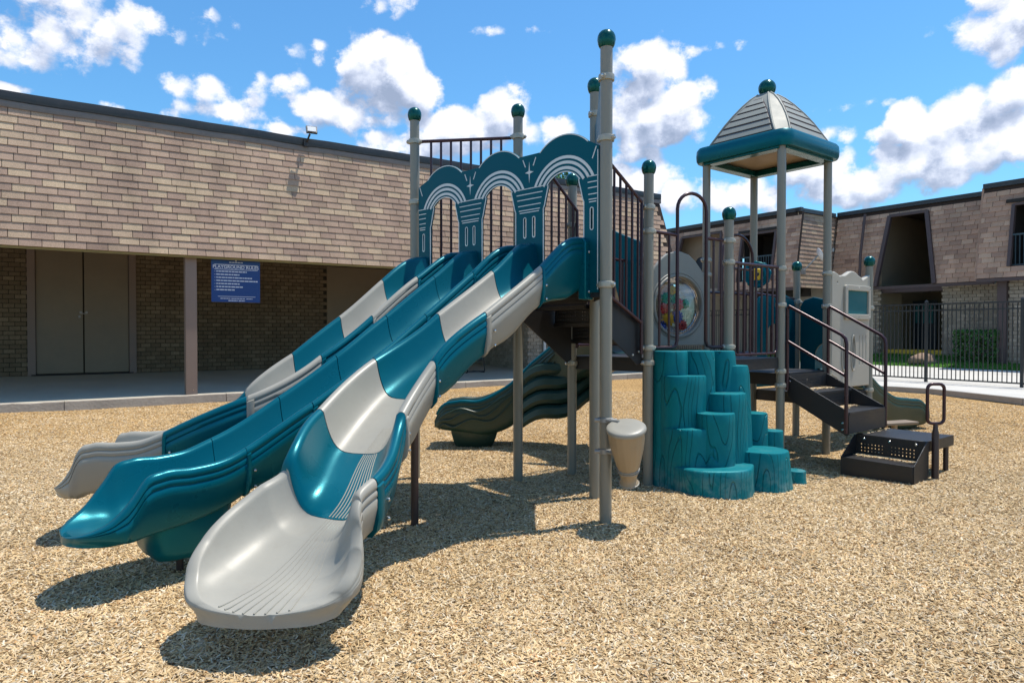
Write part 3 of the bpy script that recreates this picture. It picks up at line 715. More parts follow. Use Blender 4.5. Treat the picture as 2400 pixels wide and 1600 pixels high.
me.transform(Matrix.Translation(A((g0+g1)/2, 0.131, zt_-H_*0.195)) @ Matrix((u, Z, -v)).transposed().to_4x4()); me.materials.clear()
obj('lettering', me, 'signtext', sg, smooth=False)
b_ = B()
for f_ in (.15, .85): b_.box(A(g0+W_*f_, 0.16, 3.03), (0.03, 0.03, 0.10), (u, v, Z))
obj('hanger', b_, 'metal', sg, smooth=False)

# porch chair
ch = thing('porch_chair', 'black metal framed porch chair with a teal cushion behind the slides', 'chair', A(11.4, 2.5, 0.24))
cs, cq, cz = 11.4, 2.5, 0.245
def F(ds, dq, dz): return A(cs+ds, cq+dq, cz+dz)
b_ = B()
for sg_ in (-.3, .3):
    b_.tube([F(sg_, .35, .0), F(sg_, -.35, .0), F(sg_, -.38, .06), F(sg_, -.30, .55), F(sg_, .25, .58)], 0.018, 8)
b_.tube([F(-.3, -.36, .03), F(.3, -.36, .03)], 0.016, 8); obj('frame', b_, 'black', ch)
b_ = B(); b_.box(F(0, 0, .36), (.58, .56, .05), (u, v, Z)); obj('seat', b_, 'black', ch, bevel=0.01)
b_ = B(); b_.box(F(0, .27, .66), (.58, .05, .55), (u, v, Z)); obj('backrest', b_, 'black', ch, bevel=0.01)
b_ = B(); b_.box(F(.18, -.05, .42), (.30, .35, .06), (u, v, Z)); obj('cushion', b_, 'teal', ch, bevel=0.02)

# ------------------------------------------------------------------ building B: two storey apartments behind the fence
apt = thing('apartment_building', 'brown shingled two storey apartment block with a dark breezeway behind the fence', 'building', BP(26, 10, 0.3))
def quad_cells(b0, b1, z0, z1, holes, tw, cr):
    out = []; nc = int((z1-z0)/cr); 
    for c in range(nc):
        z_ = z0 + c*cr; b_ = min(b0, b1) + ((0, .5, .25, .75)[c % 4] - .5)*tw
        while b_ - tw/2 < max(b0, b1):
            ok = True; lo_, hi_ = max(b_-tw/2, min(b0, b1)), min(b_+tw/2, max(b0, b1))
            for h in holes:
                zc = z_+cr/2
                if h[4] < zc < h[5]:
                    f = (zc-h[4])/(h[5]-h[4]); lo = h[0]+(h[2]-h[0])*f; hi = h[1]+(h[3]-h[1])*f
                    if lo_ < hi and hi_ > lo:
                        if lo_ < lo: hi_ = min(hi_, lo)
                        elif hi_ > hi: lo_ = max(lo_, hi)
                        else: ok = False
            if ok and hi_-lo_ > .05: out.append(((lo_+hi_)/2, z_, (hi_-lo_)/tw))
            b_ += tw
    return out
ZB2, ZT2, LN2 = 3.13, 6.02, 0.5
TW2, CR2 = 0.36, 0.16
tb2 = tab_mesh(TW2, CR2, 0.022, 0.012)
def mansard_section(c_top, b0, b1, holes, nm):
    """front face looking toward the playground (-u), leaning back by LN2"""
    a_bot = c_top - LN2
    tt = (u*LN2 + Z*(ZT2-ZB2)).normalized(); ww = tt.cross(-v); rt = Matrix((-v, ww, tt)).transposed()
    def P(b, z): return BP(a_bot + LN2*(z-ZB2)/(ZT2-ZB2), b, z)
    # backing wall pieces around the holes
    bk = B(); hs = sorted(holes, key=lambda h: h[0]); cur = min(b0, b1)
    def wallq(pl):
        bk.prism([P(b, z) for b, z in pl], u*0.12)
    for h in hs:
        wallq([(cur, ZB2), (h[0], ZB2)] + ([(h[0], h[4])] if h[4] > ZB2+.01 else []) + [(h[2], h[5]), (h[2], ZT2), (cur, ZT2)])
        wallq([(h[2], h[5]), (h[3], h[5]), (h[3], ZT2), (h[2], ZT2)])
        if h[4] > ZB2+.01: wallq([(h[0], ZB2), (h[1], ZB2), (h[1], h[4]), (h[0], h[4])])
        if h[4] > ZB2+.01: cur = h[1]
        else: cur = h[1]
        if abs(h[3]-h[1]) > 0.01: bk.prism([P(h[1], h[4]), P(h[3], h[5]), P(h[3], ZT2), P(h[1], ZT2)], u*0.119)
    wallq([(cur, ZB2), (max(b0, b1), ZB2), (max(b0, b1), ZT2), (cur, ZT2)])
    obj('mansard_backing', bk, 'felt', apt, smooth=False)
    sh = B()
    for (b_, z_, k_) in quad_cells(b0, b1, ZB2, ZT2-0.02, holes, TW2, CR2):
        tq = B(); tq.v = [(x*k_, y, z) for x, y, z in tb2.v]; tq.f = tb2.f
        add_tab(sh, tq, P(b_, z_), rt, 0.01 if k_ > .9 else 0)
    obj('shingle_field', sh, 'shingle_far', apt, smooth=False, kind='stuff')
    cp = B(); cp.beam(BP(c_top-0.02, b0, ZT2+0.04), BP(c_top-0.02, b1, ZT2+0.04), 0.16, 0.15); obj('coping', cp, 'coping', apt, smooth=False)
    tr = B(); tr.beam(BP(a_bot+.04, b0, ZB2-0.06), BP(a_bot+.04, b1, ZB2-0.06), 0.1, 0.10)
    obj('fascia_board', tr, 'trim', apt, smooth=False)
def frame_hole(c_top, h, w_=0.07):
    a_bot = c_top-LN2
    def P(b, z): return BP(a_bot + LN2*(z-ZB2)/(ZT2-ZB2) - 0.03, b, z)
    fr = B()
    fr.beam(P(h[0], h[4]), P(h[2], h[5]), w_*1.3, 0.14, up=u); fr.beam(P(h[1], h[4]), P(h[3], h[5]), w_*1.3, 0.14, up=u); fr.beam(P(h[2], h[5]), P(h[3], h[5]), w_, 0.14, up=u)
    obj('opening_frame', fr, 'trim', apt, smooth=False)
# section 1 (farther along, standing forward), section 2 (with breezeway), section 3 (nearest)
H1a = (16.2, 17.75, 16.2, 17.75, 3.45, 5.36); H1b = (18.6, 21.4, 18.85, 21.0, 3.13, 5.62)
mansard_section(23.4, 15.2, 36.0, [H1a, H1b], 's1'); frame_hole(23.4, H1a); frame_hole(23.4, H1b)
H2 = (11.40, 13.44, 11.87, 13.16, 3.13, 5.73)
mansard_section(25.8, 9.6, 15.2, [H2], 's2'); frame_hole(25.8, H2, 0.10)
H3 = (5.9, 8.78, 5.9, 8.78, 3.45, 5.36)
mansard_section(24.6, -8.0, 9.65, [H3], 's3'); frame_hole(24.6, H3)
# return faces of the sections that stand forward
def return_face(b, a0, a1, lo_lean):
    tt = (v*LN2*0.35 + Z*(ZT2-ZB2)).normalized(); ww = tt.cross(u); rt = Matrix((u, ww, tt)).transposed()
    bk = B(); bk.prism([BP(a0-LN2, b, ZB2), BP(a1, b, ZB2), BP(a1, b+LN2*.35, ZT2), BP(a0, b+LN2*.35, ZT2)], v*0.1); obj('mansard_backing', bk, 'felt', apt, smooth=False)
    sh = B()
    for c in range(18):
        z_ = ZB2 + c*CR2; f = (z_-ZB2)/(ZT2-ZB2); al = a0 - LN2*(1-f); a_ = al + ((c % 2)*.5-.5)*TW2
        while a_ - TW2/2 < a1+.1:
            l_, h_ = max(al, a_-TW2/2), a_+TW2/2
            if h_-l_ > .05:
                tq = B(); tq.v = [(x*(h_-l_)/TW2, y, z) for x, y, z in tb2.v]; tq.f = tb2.f
                add_tab(sh, tq, BP((l_+h_)/2, b+LN2*.35*f, z_), rt, 0.01)
            a_ += TW2
    obj('shingle_field', sh, 'shingle_many', apt, smooth=False, kind='stuff')
    cp = B(); cp.beam(BP(a0-.1, b+LN2*.35, ZT2+0.04), BP(a1, b+LN2*.35, ZT2+0.04), 0.16, 0.15); obj('coping', cp, 'coping', apt, smooth=False)
return_face(15.2, 23.4, 25.8, 1)
rs3 = B()
ww_ = B(); ww_.prism([BP(24.1, 9.65, ZB2), BP(25.9, 9.65, ZB2), BP(25.9, 9.65, ZT2), BP(24.6, 9.65, ZT2)], v*0.06); obj('side_cladding', ww_, 'shingle_far', apt, smooth=False)
rf = B(); rf.prism([BP(23.5, 15.3, ZT2-.05), BP(35, 15.3, ZT2-.05), BP(35, 36, ZT2-.05), BP(23.5, 36, ZT2-.05)], (0,0,.05)); rf.prism([BP(25.9, 9.7, ZT2-.06), BP(35, 9.7, ZT2-.06), BP(35, 15.3, ZT2-.06), BP(25.9, 15.3, ZT2-.06)], (0,0,.05)); rf.prism([BP(24.7, -8, ZT2-.07), BP(35, -8, ZT2-.07), BP(35, 9.7, ZT2-.07), BP(24.7, 9.7, ZT2-.07)], (0,0,.05)); obj('roof', rf, 'felt', apt, smooth=False)
# ground floor walls
gw = B()
gw.box(BP(27.2, 28.0, 1.8), (3.4, 25.6, 3.1), (u, v, Z)); gw.box(BP(24.6, 25.6, 3.25), (2.6, 20.8, .1), (u, v, Z))
gw.box(BP(26.9, 10.45, 1.7), (2.2, 1.75, 2.8), (u, v, Z))
obj('wall', gw, 'mortar_light', apt, smooth=False)
gl = B()
for c in range(24):
    z_ = 0.35+BH*(c+.5); b_ = 9.7+(c % 2)*.12
    while b_ < 11.3: gl.box(BP(25.78, b_, z_), (0.05, BW-0.014, BH-0.016), (u, v, Z)); b_ += BW
    a_ = 25.9+(c % 2)*.12
    while a_ < 27.9: gl.box(BP(a_, 11.34, z_), (BW-.014, 0.05, BH-0.016), (u, v, Z)); a_ += BW
    b_ = 13.6+(c % 2)*.12
    while b_ < 15.1: gl.box(BP(25.78, b_, z_), (0.05, BW-0.014, BH-0.016), (u, v, Z)); b_ += BW
obj('brick_field', gl, 'brick_light', apt, smooth=False, kind='stuff')
g2 = B(); g2.box(BP(26.6, 14.45, 1.7), (1.6, 1.8, 2.8), (u, v, Z)); g2.box(BP(25.2, .6, 1.7), (1.3, 17.2, 2.8), (u, v, Z)); obj('rendered_wall', g2, 'render', apt, smooth=False)
dk = B(); dk.box(BP(30.0, 12.4, 3.0), (0.2, 5.0, 6), (u, v, Z)); dk.box(BP(28.2, 13.75, 4.5), (4.2, 0.2, 2.9), (u, v, Z)); dk.box(BP(28.2, 11.2, 4.5), (4.2, 0.2, 2.9), (u, v, Z))
obj('breezeway_wall', dk, 'render', apt, smooth=False)
ld = B(); ld.beam(BP(26.1, 11.3, 3.02), BP(26.1, 13.6, 3.02), 0.5, 0.22); obj('landing_beam', ld, 'trim', apt, smooth=False)
lf = B(); lf.box(BP(28.4, 12.5, 3.15), (4.0, 2.5, 0.1), (u, v, Z)); obj('landing', lf, 'render', apt, smooth=False)
dr = B(); dr.box(BP(28.7, 13.3, 1.55), (0.06, 0.9, 2.3), (u, v, Z)); d_ = obj('door', dr, 'door_blue', apt, bevel=0.004)
dq_ = B()
for i_ in range(3): dq_.box(BP(28.66, 13.05+.25*i_, 2.15), (0.02, 0.16, 0.7), (u, v, Z))
obj('pane', dq_, 'tealglass', d_, smooth=False)
st_ = B(); st_.box(BP(26.5, 12.6, 0.60), (0.9, 2.3, 0.40), (u, v, Z)); obj('step', st_, 'yellow', apt, smooth=False, label='entrance step with a yellow painted riser')
pc = B(); pc.box(BP(24.45, 9.05, 1.72), (0.18, 0.25, 2.75), (u, v, Z)); pc.box(BP(24.4, 5.6, 1.72), (0.2, 0.2, 2.75), (u, v, Z)); obj('wall_trim', pc, 'trim', apt, smooth=False)
gl2 = B()
for c in range(24):
    z_ = 0.35+BH*(c+.5); b_ = -7.8+(c % 2)*.12
    while b_ < 8.9: gl2.box(BP(24.53, b_, z_), (0.05, BW-0.014, BH-0.016), (u, v, Z)); b_ += BW
obj('brick_field', gl2, 'brick_light', apt, smooth=False, kind='stuff')
# balconies: dark rooms with railings
def balcony(c_top, h, railz=(3.5, 4.42)):
    a_ = c_top-LN2+.12
    bx = B(); b0_, b1_ = h[0], h[1]
    bx.box(BP(a_+1.7, (b0_+b1_)/2, (h[4]+h[5])/2), (0.1, b1_-b0_+1, h[5]-h[4]+1.2), (u, v, Z))
    bx.box(BP(a_+1.15, b0_-.12, (h[4]+h[5])/2), (1.2, 0.1, h[5]-h[4]+1.0), (u, v, Z)); bx.box(BP(a_+1.15, b1_+.12, (h[4]+h[5])/2), (1.2, 0.1, h[5]-h[4]+1.0), (u, v, Z))
    bx.box(BP(a_+.9, (b0_+b1_)/2, h[4]-.10), (1.5, b1_-b0_+.4, 0.1), (u, v, Z))
    bx.box(BP(a_+.95, (b0_+b1_)/2, h[5]+.12), (1.5, b1_-b0_+.4, 0.1), (u, v, Z))
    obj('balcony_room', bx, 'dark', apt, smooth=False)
    rl = B(); rl.beam(BP(a_+.05, b0_, railz[1]), BP(a_+.05, b1_, railz[1]), .04, .05); rl.beam(BP(a_+.05, b0_, railz[0]), BP(a_+.05, b1_, railz[0]), .04, .04)
    r_ = obj('railing', rl, 'tealrail', apt, smooth=False)
    n_ = int((b1_-b0_)/.11)
    for i in range(1, n_):
        q = B(); bb = b0_+(b1_-b0_)*i/n_; q.beam(BP(a_+.05, bb, railz[0]), BP(a_+.05, bb, railz[1]), .022, .022); obj('baluster', q, 'tealrail', r_, smooth=False)
balcony(23.4, H1a); balcony(24.6, H3)
# arched window in the rendered recess of section 1
rw = B(); rw.box(BP(23.9, 20.0, 4.4), (0.1, 3.4, 2.8), (u, v, Z)); obj('recess_wall', rw, 'render', apt, smooth=False)
aw = sheet('window', rrect(-.36, 0, .36, 1.2, .02)[:0] + [(-.36, 0), (.36, 0), (.36, .9)] + circ(0, .9, .36, 14, None, 0, 180)[1:-1] + [(-.36, .9)], [], 0.06, BP(23.83, 20.35, 3.5), -v, 'door_blue', apt)
aw2 = sheet('window_frame', [(-.45, -.1), (.45, -.1), (.45, .9)] + circ(0, .9, .45, 14, None, 0, 180)[1:-1] + [(-.45, .9)], [[(-.36, 0), (.36, 0), (.36, .9)] + circ(0, .9, .36, 14, None, 0, 180)[1:-1] + [(-.36, .9)]], 0.05, BP(23.80, 20.35, 3.5), -v, 'render', aw)
dp_ = B(); dp_.tube([BP(25.15, 14.0, 3.0), BP(25.25, 14.0, 4.4), BP(25.55, 14.0, 5.9)], 0.05, 10); obj('downpipe', dp_, 'trim', apt)
# satellite dish on the bright return wall
dsh = thing('satellite_dish', 'white satellite dish on a bent arm against the shingled corner', 'satellite dish', BP(23.55, 15.1, 4.2))
cpos = BP(23.7, 14.75, 4.30)
b_ = B(); ax_ = (-v*0.45 + u*0.55 + Z*0.30).normalized()
b_.lathe(cpos, [(0.001, 0.0), (0.10, 0.012), (0.18, 0.040), (0.26, 0.085), (0.26, 0.097), (0.18, 0.055), (0.10, 0.027), (0.001, 0.015)], 24, axis=ax_); obj('reflector', b_, 'white', dsh)
b_ = B(); b_.tube([BP(23.35, 15.1, 3.75), BP(23.45, 14.95, 3.95), cpos], 0.028, 8); b_.box(BP(23.35, 15.12, 3.72), (.22, .06, .22), (u, v, Z)); obj('mast', b_, 'metal', dsh)
b_ = B(); b_.tube([cpos, cpos+ax_*0.28-Z*0.30, cpos+ax_*0.55-Z*0.05], 0.016, 8); b_.box(cpos+ax_*0.57-Z*0.02, (.07, .07, .12)); obj('feed_arm', b_, 'metal', dsh)

# ------------------------------------------------------------------ fence
AF = 19.3
posts_b = [-6.29, -4.12, -1.95, 0.22, 2.39, 4.56, 6.73, 8.90, 11.07, 13.24, 15.41, 17.58, 19.75]
fence = thing('picket_fence', 'black metal picket fence between the playground pavement and the lawn', 'fence', BP(AF, 8, 0.14))
pk = B(); pk.box((0, 0, 0), (0.019, 0.019, 1.94)); pkm = pk.mesh('picket'); finish(pkm, False); pkm.materials.append(M['fence'])
pm = B(); pm.box((0, 0, 0), (0.065, 0.065, 2.14)); pm.add([(-.038,-.038,1.07),(.038,-.038,1.07),(.038,.038,1.07),(-.038,.038,1.07),(0,0,1.12)], [(0,1,4),(1,2,4),(2,3,4),(3,0,4),(3,2,1,0)])
pmm = pm.mesh('fence_post'); finish(pmm, False); pmm.materials.append(M['fence'])
rl = B().box((0, 0, 0), (0.034, 2.10, 0.036)).mesh('rail'); finish(rl, False); rl.materials.append(M['fence'])
rotf = Matrix((u, v, Z)).transposed().to_4x4()
for i, bpos in enumerate(posts_b):
    inst('post', pmm, Matrix.Translation(BP(AF, bpos, 0.13+1.07)) @ rotf, fence)
    if i+1 < len(posts_b):
        for z_ in (0.235, 2.04, 2.205): inst('rail', rl, Matrix.Translation(BP(AF, bpos+1.085, z_)) @ rotf, fence)
        for k in range(1, 21): inst('picket', pkm, Matrix.Translation(BP(AF, bpos+2.17*k/21, 0.22+0.985)) @ rotf, fence)

# shrubs, boulder, tree
def leaves(b, c, rad, n, size, box=None, shell=0.75):
    for k in range(n):
        if box:
            p = Vector((rnd.uniform(-1,1), rnd.uniform(-1,1), rnd.uniform(-1,1)))
            ax_ = rnd.randrange(3); 
            if rnd.random() < shell: p[ax_] = math.copysign(1, p[ax_])*rnd.uniform(.86, 1.06)
            p = c + u*(p.x*box[0]) + v*(p.y*box[1]) + Z*(p.z*box[2])
        else:
            d = Vector((rnd.gauss(0,1), rnd.gauss(0,1), rnd.gauss(0,1))).normalized()
            r = rnd.uniform(.55, 1.0)**.5*(1+.25*noise.noise(d*2.3+c))
            p = c + Vector((d.x*rad[0], d.y*rad[1], d.z*rad[2]))*r
        n1_ = Vector((rnd.gauss(0,1), rnd.gauss(0,1), rnd.gauss(0,1))).normalized(); a = n1_.orthogonal().normalized(); q = n1_.cross(a)
        s_ = size*rnd.uniform(.6, 1.3)
        b.add([p-a*s_, p-q*s_*.45, p+a*s_, p+q*s_*.45], [(0,1,2,3)])
def shrub(label, a_, b_, z_, sx, sy, sz, n, group=None):
    t_ = thing('hedge_shrub', label, 'shrub', BP(a_, b_, z_), group)
    f = B(); leaves(f, BP(a_, b_, z_+sz), None, n, 0.055, (sx, sy, sz)); obj('foliage', f, 'leaf', t_, smooth=False)
    s = B()
    for k in range(5): s.tube([BP(a_+rnd.uniform(-.1,.1), b_+rnd.uniform(-.3,.3), z_-.05), BP(a_+rnd.uniform(-.2,.2), b_+rnd.uniform(-.5,.5), z_+sz*1.4)], 0.02, 6)
    obj('stem', s, 'bark', t_)
shrub('clipped dark green box hedge against the brick wall right of the breezeway', 24.6, 9.75, 0.50, 0.35, 0.62, 0.50, 3200)
shrub('tall leafy shrub glimpsed behind the second post past the stairs', 23.0, 24.6, 0.4, 0.5, 0.7, 1.0, 2600)
bo = B()
bmx = bmesh.new(); bmesh.ops.create_icosphere(bmx, subdivisions=3, radius=1.0)
for vt in bmx.verts:
    d = vt.co.normalized(); k = 1+.22*noise.noise(d*1.6)+.08*noise.noise(d*5)
    vt.co = Vector((d.x*.44*k, d.y*.34*k, max(-.1, d.z*.27*k)))
me = bpy.data.meshes.new('boulder'); bmx.to_mesh(me); bmx.free(); me.transform(Matrix.Translation(BP(24.0, 11.15, 0.50)))
tag(obj('boulder', me, 'stone'), 'rounded brown boulder on the lawn in front of the yellow step', 'boulder')
tree = thing('tree', 'green leafy tree rising behind the roof of the hall', 'tree', (2.9, 36, 0))
b_ = B(); b_.tube([(2.9,36,-.3), (2.95,36,3), (2.8,36,5.6), (2.7,36,7.5)], [.26, .2, .15, .08], 10)
for k in range(7):
    an = k*.9; b_.tube([(2.85,36,4.5+k*.35), (2.85+math.cos(an)*.9,36+math.sin(an)*.9,6.2+k*.3), (2.85+math.cos(an)*1.8,36+math.sin(an)*1.8,7.2+k*.25)], [.09,.06,.03], 7)
obj('trunk', b_, 'bark', tree)
f = B()
for k in range(26):
    d = Vector((rnd.gauss(0,1), rnd.gauss(0,1), rnd.gauss(0,.8))).normalized()*rnd.uniform(.6, 2.1)
    leaves(f, Vector((2.6,36,8.3))+Vector((d.x*1.15, d.y, d.z*.9)), (.75,.75,.6), 260, .10)
obj('crown', f, 'treeleaf', tree, smooth=False)

# ================================================================== PLAY STRUCTURE
play = thing('play_structure', 'teal and cream playground structure with a triple slide, roofed tower, climber and beige posts', 'play structure', (1.2, 6.6, 0))
P1, P2, P3, P4 = Vector((.722,5.25,0)), Vector((.743,6.13,0)), Vector((-.985,6.94,0)), Vector((.060,6.83,0))
P5, P6, P7 = Vector((.630,7.16,0)), Vector((1.32,6.61,0)), Vector((2.22,7.0,0))
PX = Vector((1.60,8.12,0))
R1, RC, RB, RA = Vector((3.03,7.70,0)), Vector((3.85,8.35,0)), Vector((3.24,9.17,0)), Vector((2.42,8.52,0))
P8, P9 = Vector((4.05,9.72,0)), Vector((4.72,9.03,0))
e1 = (RC-R1).normalized(); e2 = Vector((-e1.y, e1.x, 0))
PR = 0.0475
def post(p, top, clamps=(), cap=True, base=-0.25, toward=None):
    b = B(); b.tube([p+Z*base, p+Z*top], PR, 20); o = obj('post', b, 'post', play)
    if cap:
        c = B(); r = 0.071
        c.lathe(p+Z*(top-0.01), [(0.052, 0), (0.060, 0.012), (r*.93, .030), (r, .058), (r*.96, .083), (r*.84, .105), (r*.62, .122), (r*.34, .132), (.002, .135)], 24)
        obj('ball_cap', c, 'ball', o, ang=60)
    for z_, dr in clamps:
        clamp(o, p, z_, dr)
    return o
def clamp(o, p, z_, dr):
    """two half collars bolted round a post, with an ear toward the rail it carries"""
    dr = Vector(dr).normalized() if dr is not None else Vector((1, 0, 0)); sd = Vector((-dr.y, dr.x, 0))
    c = B(); c.lathe(p+Z*(z_-0.026), [(PR+.002, 0), (PR+.013, .004), (PR+.016, .026), (PR+.013, .048), (PR+.002, .052)], 24)
    for q in (dr, -dr):
        c.tube([p+q*(PR+.006)+Z*z_, p+q*(PR+.030)+Z*z_], [0.023, 0.019], 10)
    obj('clamp', c, 'clamp', o)
    k = B()
    for q in (dr, -dr): k.lathe(p+q*(PR+.030)+Z*z_, [(.011, 0), (.010, .006), (.004, .009)], 8, axis=q)
    obj('bolt', k, 'bolt', o)
d13 = (P3-P1).normalized(); n13 = Vector((-d13.y, d13.x, 0))*-1   # n13 points away from the slides
if n13.y < 0: n13 = -n13
post(P1, 3.67, [(3.43, P2-P1+Vector((.5,0,0))), (2.97, d13), (1.855, d13)])
post(P2, 3.63, [(3.43, P1-P2+Vector((-.6,0,0))), (1.80, d13)])
post(P3, 3.63, [(3.41, P4-P3), (2.80, d13)])
post(P4, 3.63, [(3.43, P3-P4), (1.86, P3-P4)])
post(P5, 3.02, [(2.60, P4-P5), (1.16, P4-P5)])
post(P6, 3.02, [(2.69, P2-P6), (2.46, P7-P6), (1.335, P7-P6), (1.19, P7-P6)])
post(P7, 2.64, [(2.42, P6-P7), (2.20, R1-P7), (1.335, P6-P7), (1.06, R1-P7)])
post(PX, 2.72, [(2.38, RA-PX), (1.4, RA-PX)])
post(R1, 3.60, [(2.20, P7-R1), (1.79, RC-R1), (1.045, RC-R1), (0.885, RC-R1)], cap=False)
post(RC, 3.60, [(2.20, P9-RC), (1.80, R1-RC), (0.94, P9-RC)], cap=False)
post(RB, 3.60, [(2.05, P8-RB), (.94, P8-RB)], cap=False)
post(RA, 3.60, [(2.38, PX-RA), (2.20, PX-RA), (.94, RB-RA)], cap=False)
post(P8, 2.36, [(1.92, RB-P8), (1.90, P9-P8), (.72, P9-P8)])
post(P9, 2.36, [(1.80, RC-P9), (.72, RC-P9)])
# ---- decks
def deck(poly, zt, th=0.05, skirt=0.11):
    b = B(); ctr = sum(poly, Vector())/len(poly); pin = [ctr+(p-ctr)*0.985 for p in poly]
    b.prism([p+Z*(zt-th) for p in pin], Z*th)
    o = obj('deck', b, 'black', play, bevel=0.004)
    sk = B()
    for a, c in zip(pin, pin[1:]+pin[:1]): sk.beam(a+Z*(zt-th-skirt/2+.02), c+Z*(zt-th-skirt/2+.02), 0.012, skirt)
    obj('deck_edge', sk, 'black', o, smooth=False)
    return o
deck([P1, P3, P4, P2], 1.90)
deck([P6, P7, RA, PX, P5], 1.24)
deck([P7, R1, RA], 1.20, th=0.04, skirt=0.10)
deck([R1, RC, RB, RA], 1.02)
deck([RC, P9, P8, RB], 0.72)
# ---- railing panels: top rail, bottom rail, vertical bars
def barrier(a, b_, za, zb, ztop_a, ztop_b, n, inset=0.05, off=Vector((0,0,0)), rounded=False, skip_bars=()):
    d = (b_-a).normalized(); A_ = a+d*(PR+.02)+off; B_ = b_-d*(PR+.02)+off
    rt = B()
    if rounded:
        r_ = 0.07; q0, q1 = A_+d*.02, B_-d*.02
        path = [A_+Z*ztop_a, B_+Z*ztop_b]
        rt.tube(path, 0.0165, 10)
        low = [q0+Z*(ztop_a), q0+Z*(za+r_)] + [q0+d*(r_-r_*math.cos(t_))+Z*(za+r_-r_*math.sin(t_)) for t_ in (R(30), R(60), R(90))] + \
              [q1-d*(r_-r_*math.cos(t_))+Z*(zb+r_-r_*math.sin(t_)) for t_ in (R(90), R(60), R(30))] + [q1+Z*(zb+r_), q1+Z*ztop_b]
        rt.tube(low, 0.0145, 10)
    else:
        rt.tube([A_+Z*ztop_a, B_+Z*ztop_b], 0.0165, 10); rt.tube([A_+Z*za, B_+Z*zb], 0.0165, 10)
    o = obj('barrier', rt, 'maroon', play)
    for i in range(n):
        f = (i+1)/(n+1); p = A_.lerp(B_, f)
        b = B(); b.tube([p+Z*(za+(zb-za)*f), p+Z*(ztop_a+(ztop_b-ztop_a)*f)], 0.0125, 8); obj('bar', b, 'maroon', o)
    return o
barrier(P3, P4, 2.0, 2.0, 3.41, 3.42, 8)
barrier(P7, R1, 1.25, 1.25, 2.20, 2.21, 7, rounded=True)
barrier(PX, P5, 1.35, 1.35, 2.3, 2.3, 5)
barrier(RB, P8, 0.85, 0.85, 2.0, 1.95, 7)
# stair-side barriers between the high deck and the middle deck
def stair_rail(a, b_, t0, t1, z0t, z1t, z0b, z1b, n):
    A_ = a.lerp(b_, t0); B_ = a.lerp(b_, t1); rt = B()
    rt.tube([A_+Z*z0t, B_+Z*z1t, B_+Z*(z1t-.03), B_+Z*(z1b-.30)], 0.0165, 10); rt.tube([A_+Z*z0b, B_+Z*z1b], 0.0165, 10)
    o = obj('stair_barrier', rt, 'maroon', play)
    for i in range(n):
        f = (i+.5)/n*0.98; p = A_.lerp(B_, f); b = B(); b.tube([p+Z*(z0b+(z1b-z0b)*f), p+Z*(z0t+(z1t-z0t)*f)], 0.0125, 8); obj('bar', b, 'maroon', o)
stair_rail(P4+Vector((.03,-.02,0)), P5+Vector((.07,-.05,0)), 0.45, .96, 3.12, 2.74, 1.85, 1.62, 4)
stair_rail(P2, P6, 0.06, .86, 3.13, 2.73, 1.90, 1.575, 7)
# stairs high deck -> middle deck
sdir = ((P5+P6)/2 - (P2+P4)/2); sdir.z = 0; srun = sdir.length; sdir.normalize(); sx = Vector((sdir.y, -sdir.x, 0)); mid0 = (P2+P4)/2
sw = 0.74
stairs = None
for sgn, pa, pb_ in ((1, P2, P6), (-1, P4, P5)):
    b = B(); qa = pa.lerp(pb_, .03); qb = pa.lerp(pb_, .93); off_ = sx*(-.05*sgn)
    qa, qb = qa+off_, qb+off_; dd_ = (qb-qa)
    prof = [(0, 1.92), (0.35, 1.80), (1.0, 1.56), (1.0, 1.20), (0.90, 1.17), (0.0, 1.60)]
    b.prism([qa+dd_*f+Z*z for f, z in prof], sx*(.012*sgn))
    o = obj('stair_stringer', b, 'black', play, bevel=0.003)
    if stairs is None: stairs = o
    k = B()
    for f, z in ((.93, 1.30), (.80, 1.27)): k.lathe(qa+dd_*f+Z*z+sx*(.012*sgn), [(.012, 0), (.008, .007)], 8, axis=sx*sgn)
    obj('bolt', k, 'bolt', o)
def perforated(name, o_, xd, zd, w_, h_, cols, rows, m, parent, pad=(.04, .03), hs=0.011, th=0.006):
    holes = []
    for (c0, c1) in cols:
        n_ = int((c1-c0)/0.036)
        for i in range(n_+1):
            for j in range(rows):
                x = c0+0.036*i; z = pad[1]+j*0.036
                holes.append([(x-hs/2, z-hs/2), (x+hs/2, z-hs/2), (x+hs/2, z+hs/2), (x-hs/2, z+hs/2)])
    return sheet(name, [(0, 0), (w_, 0), (w_, h_), (0, h_)], holes, th, o_, xd, m, parent, zd=zd, bevel=0.001)
for i, z_ in enumerate((1.74, 1.58, 1.41)):
    p = mid0 + sdir*(.08+.23*i)
    b = B(); b.box(p+sdir*.11+Z*(z_-.02), (sw, .26, .04), (sx, sdir, Z)); obj('tread', b, 'black', stairs, bevel=.003)
    perforated('riser', p-sx*(sw/2)+Z*z_, sx, Z, sw, .16, [(.06, .34), (.42, .68)], 4, 'black', stairs)
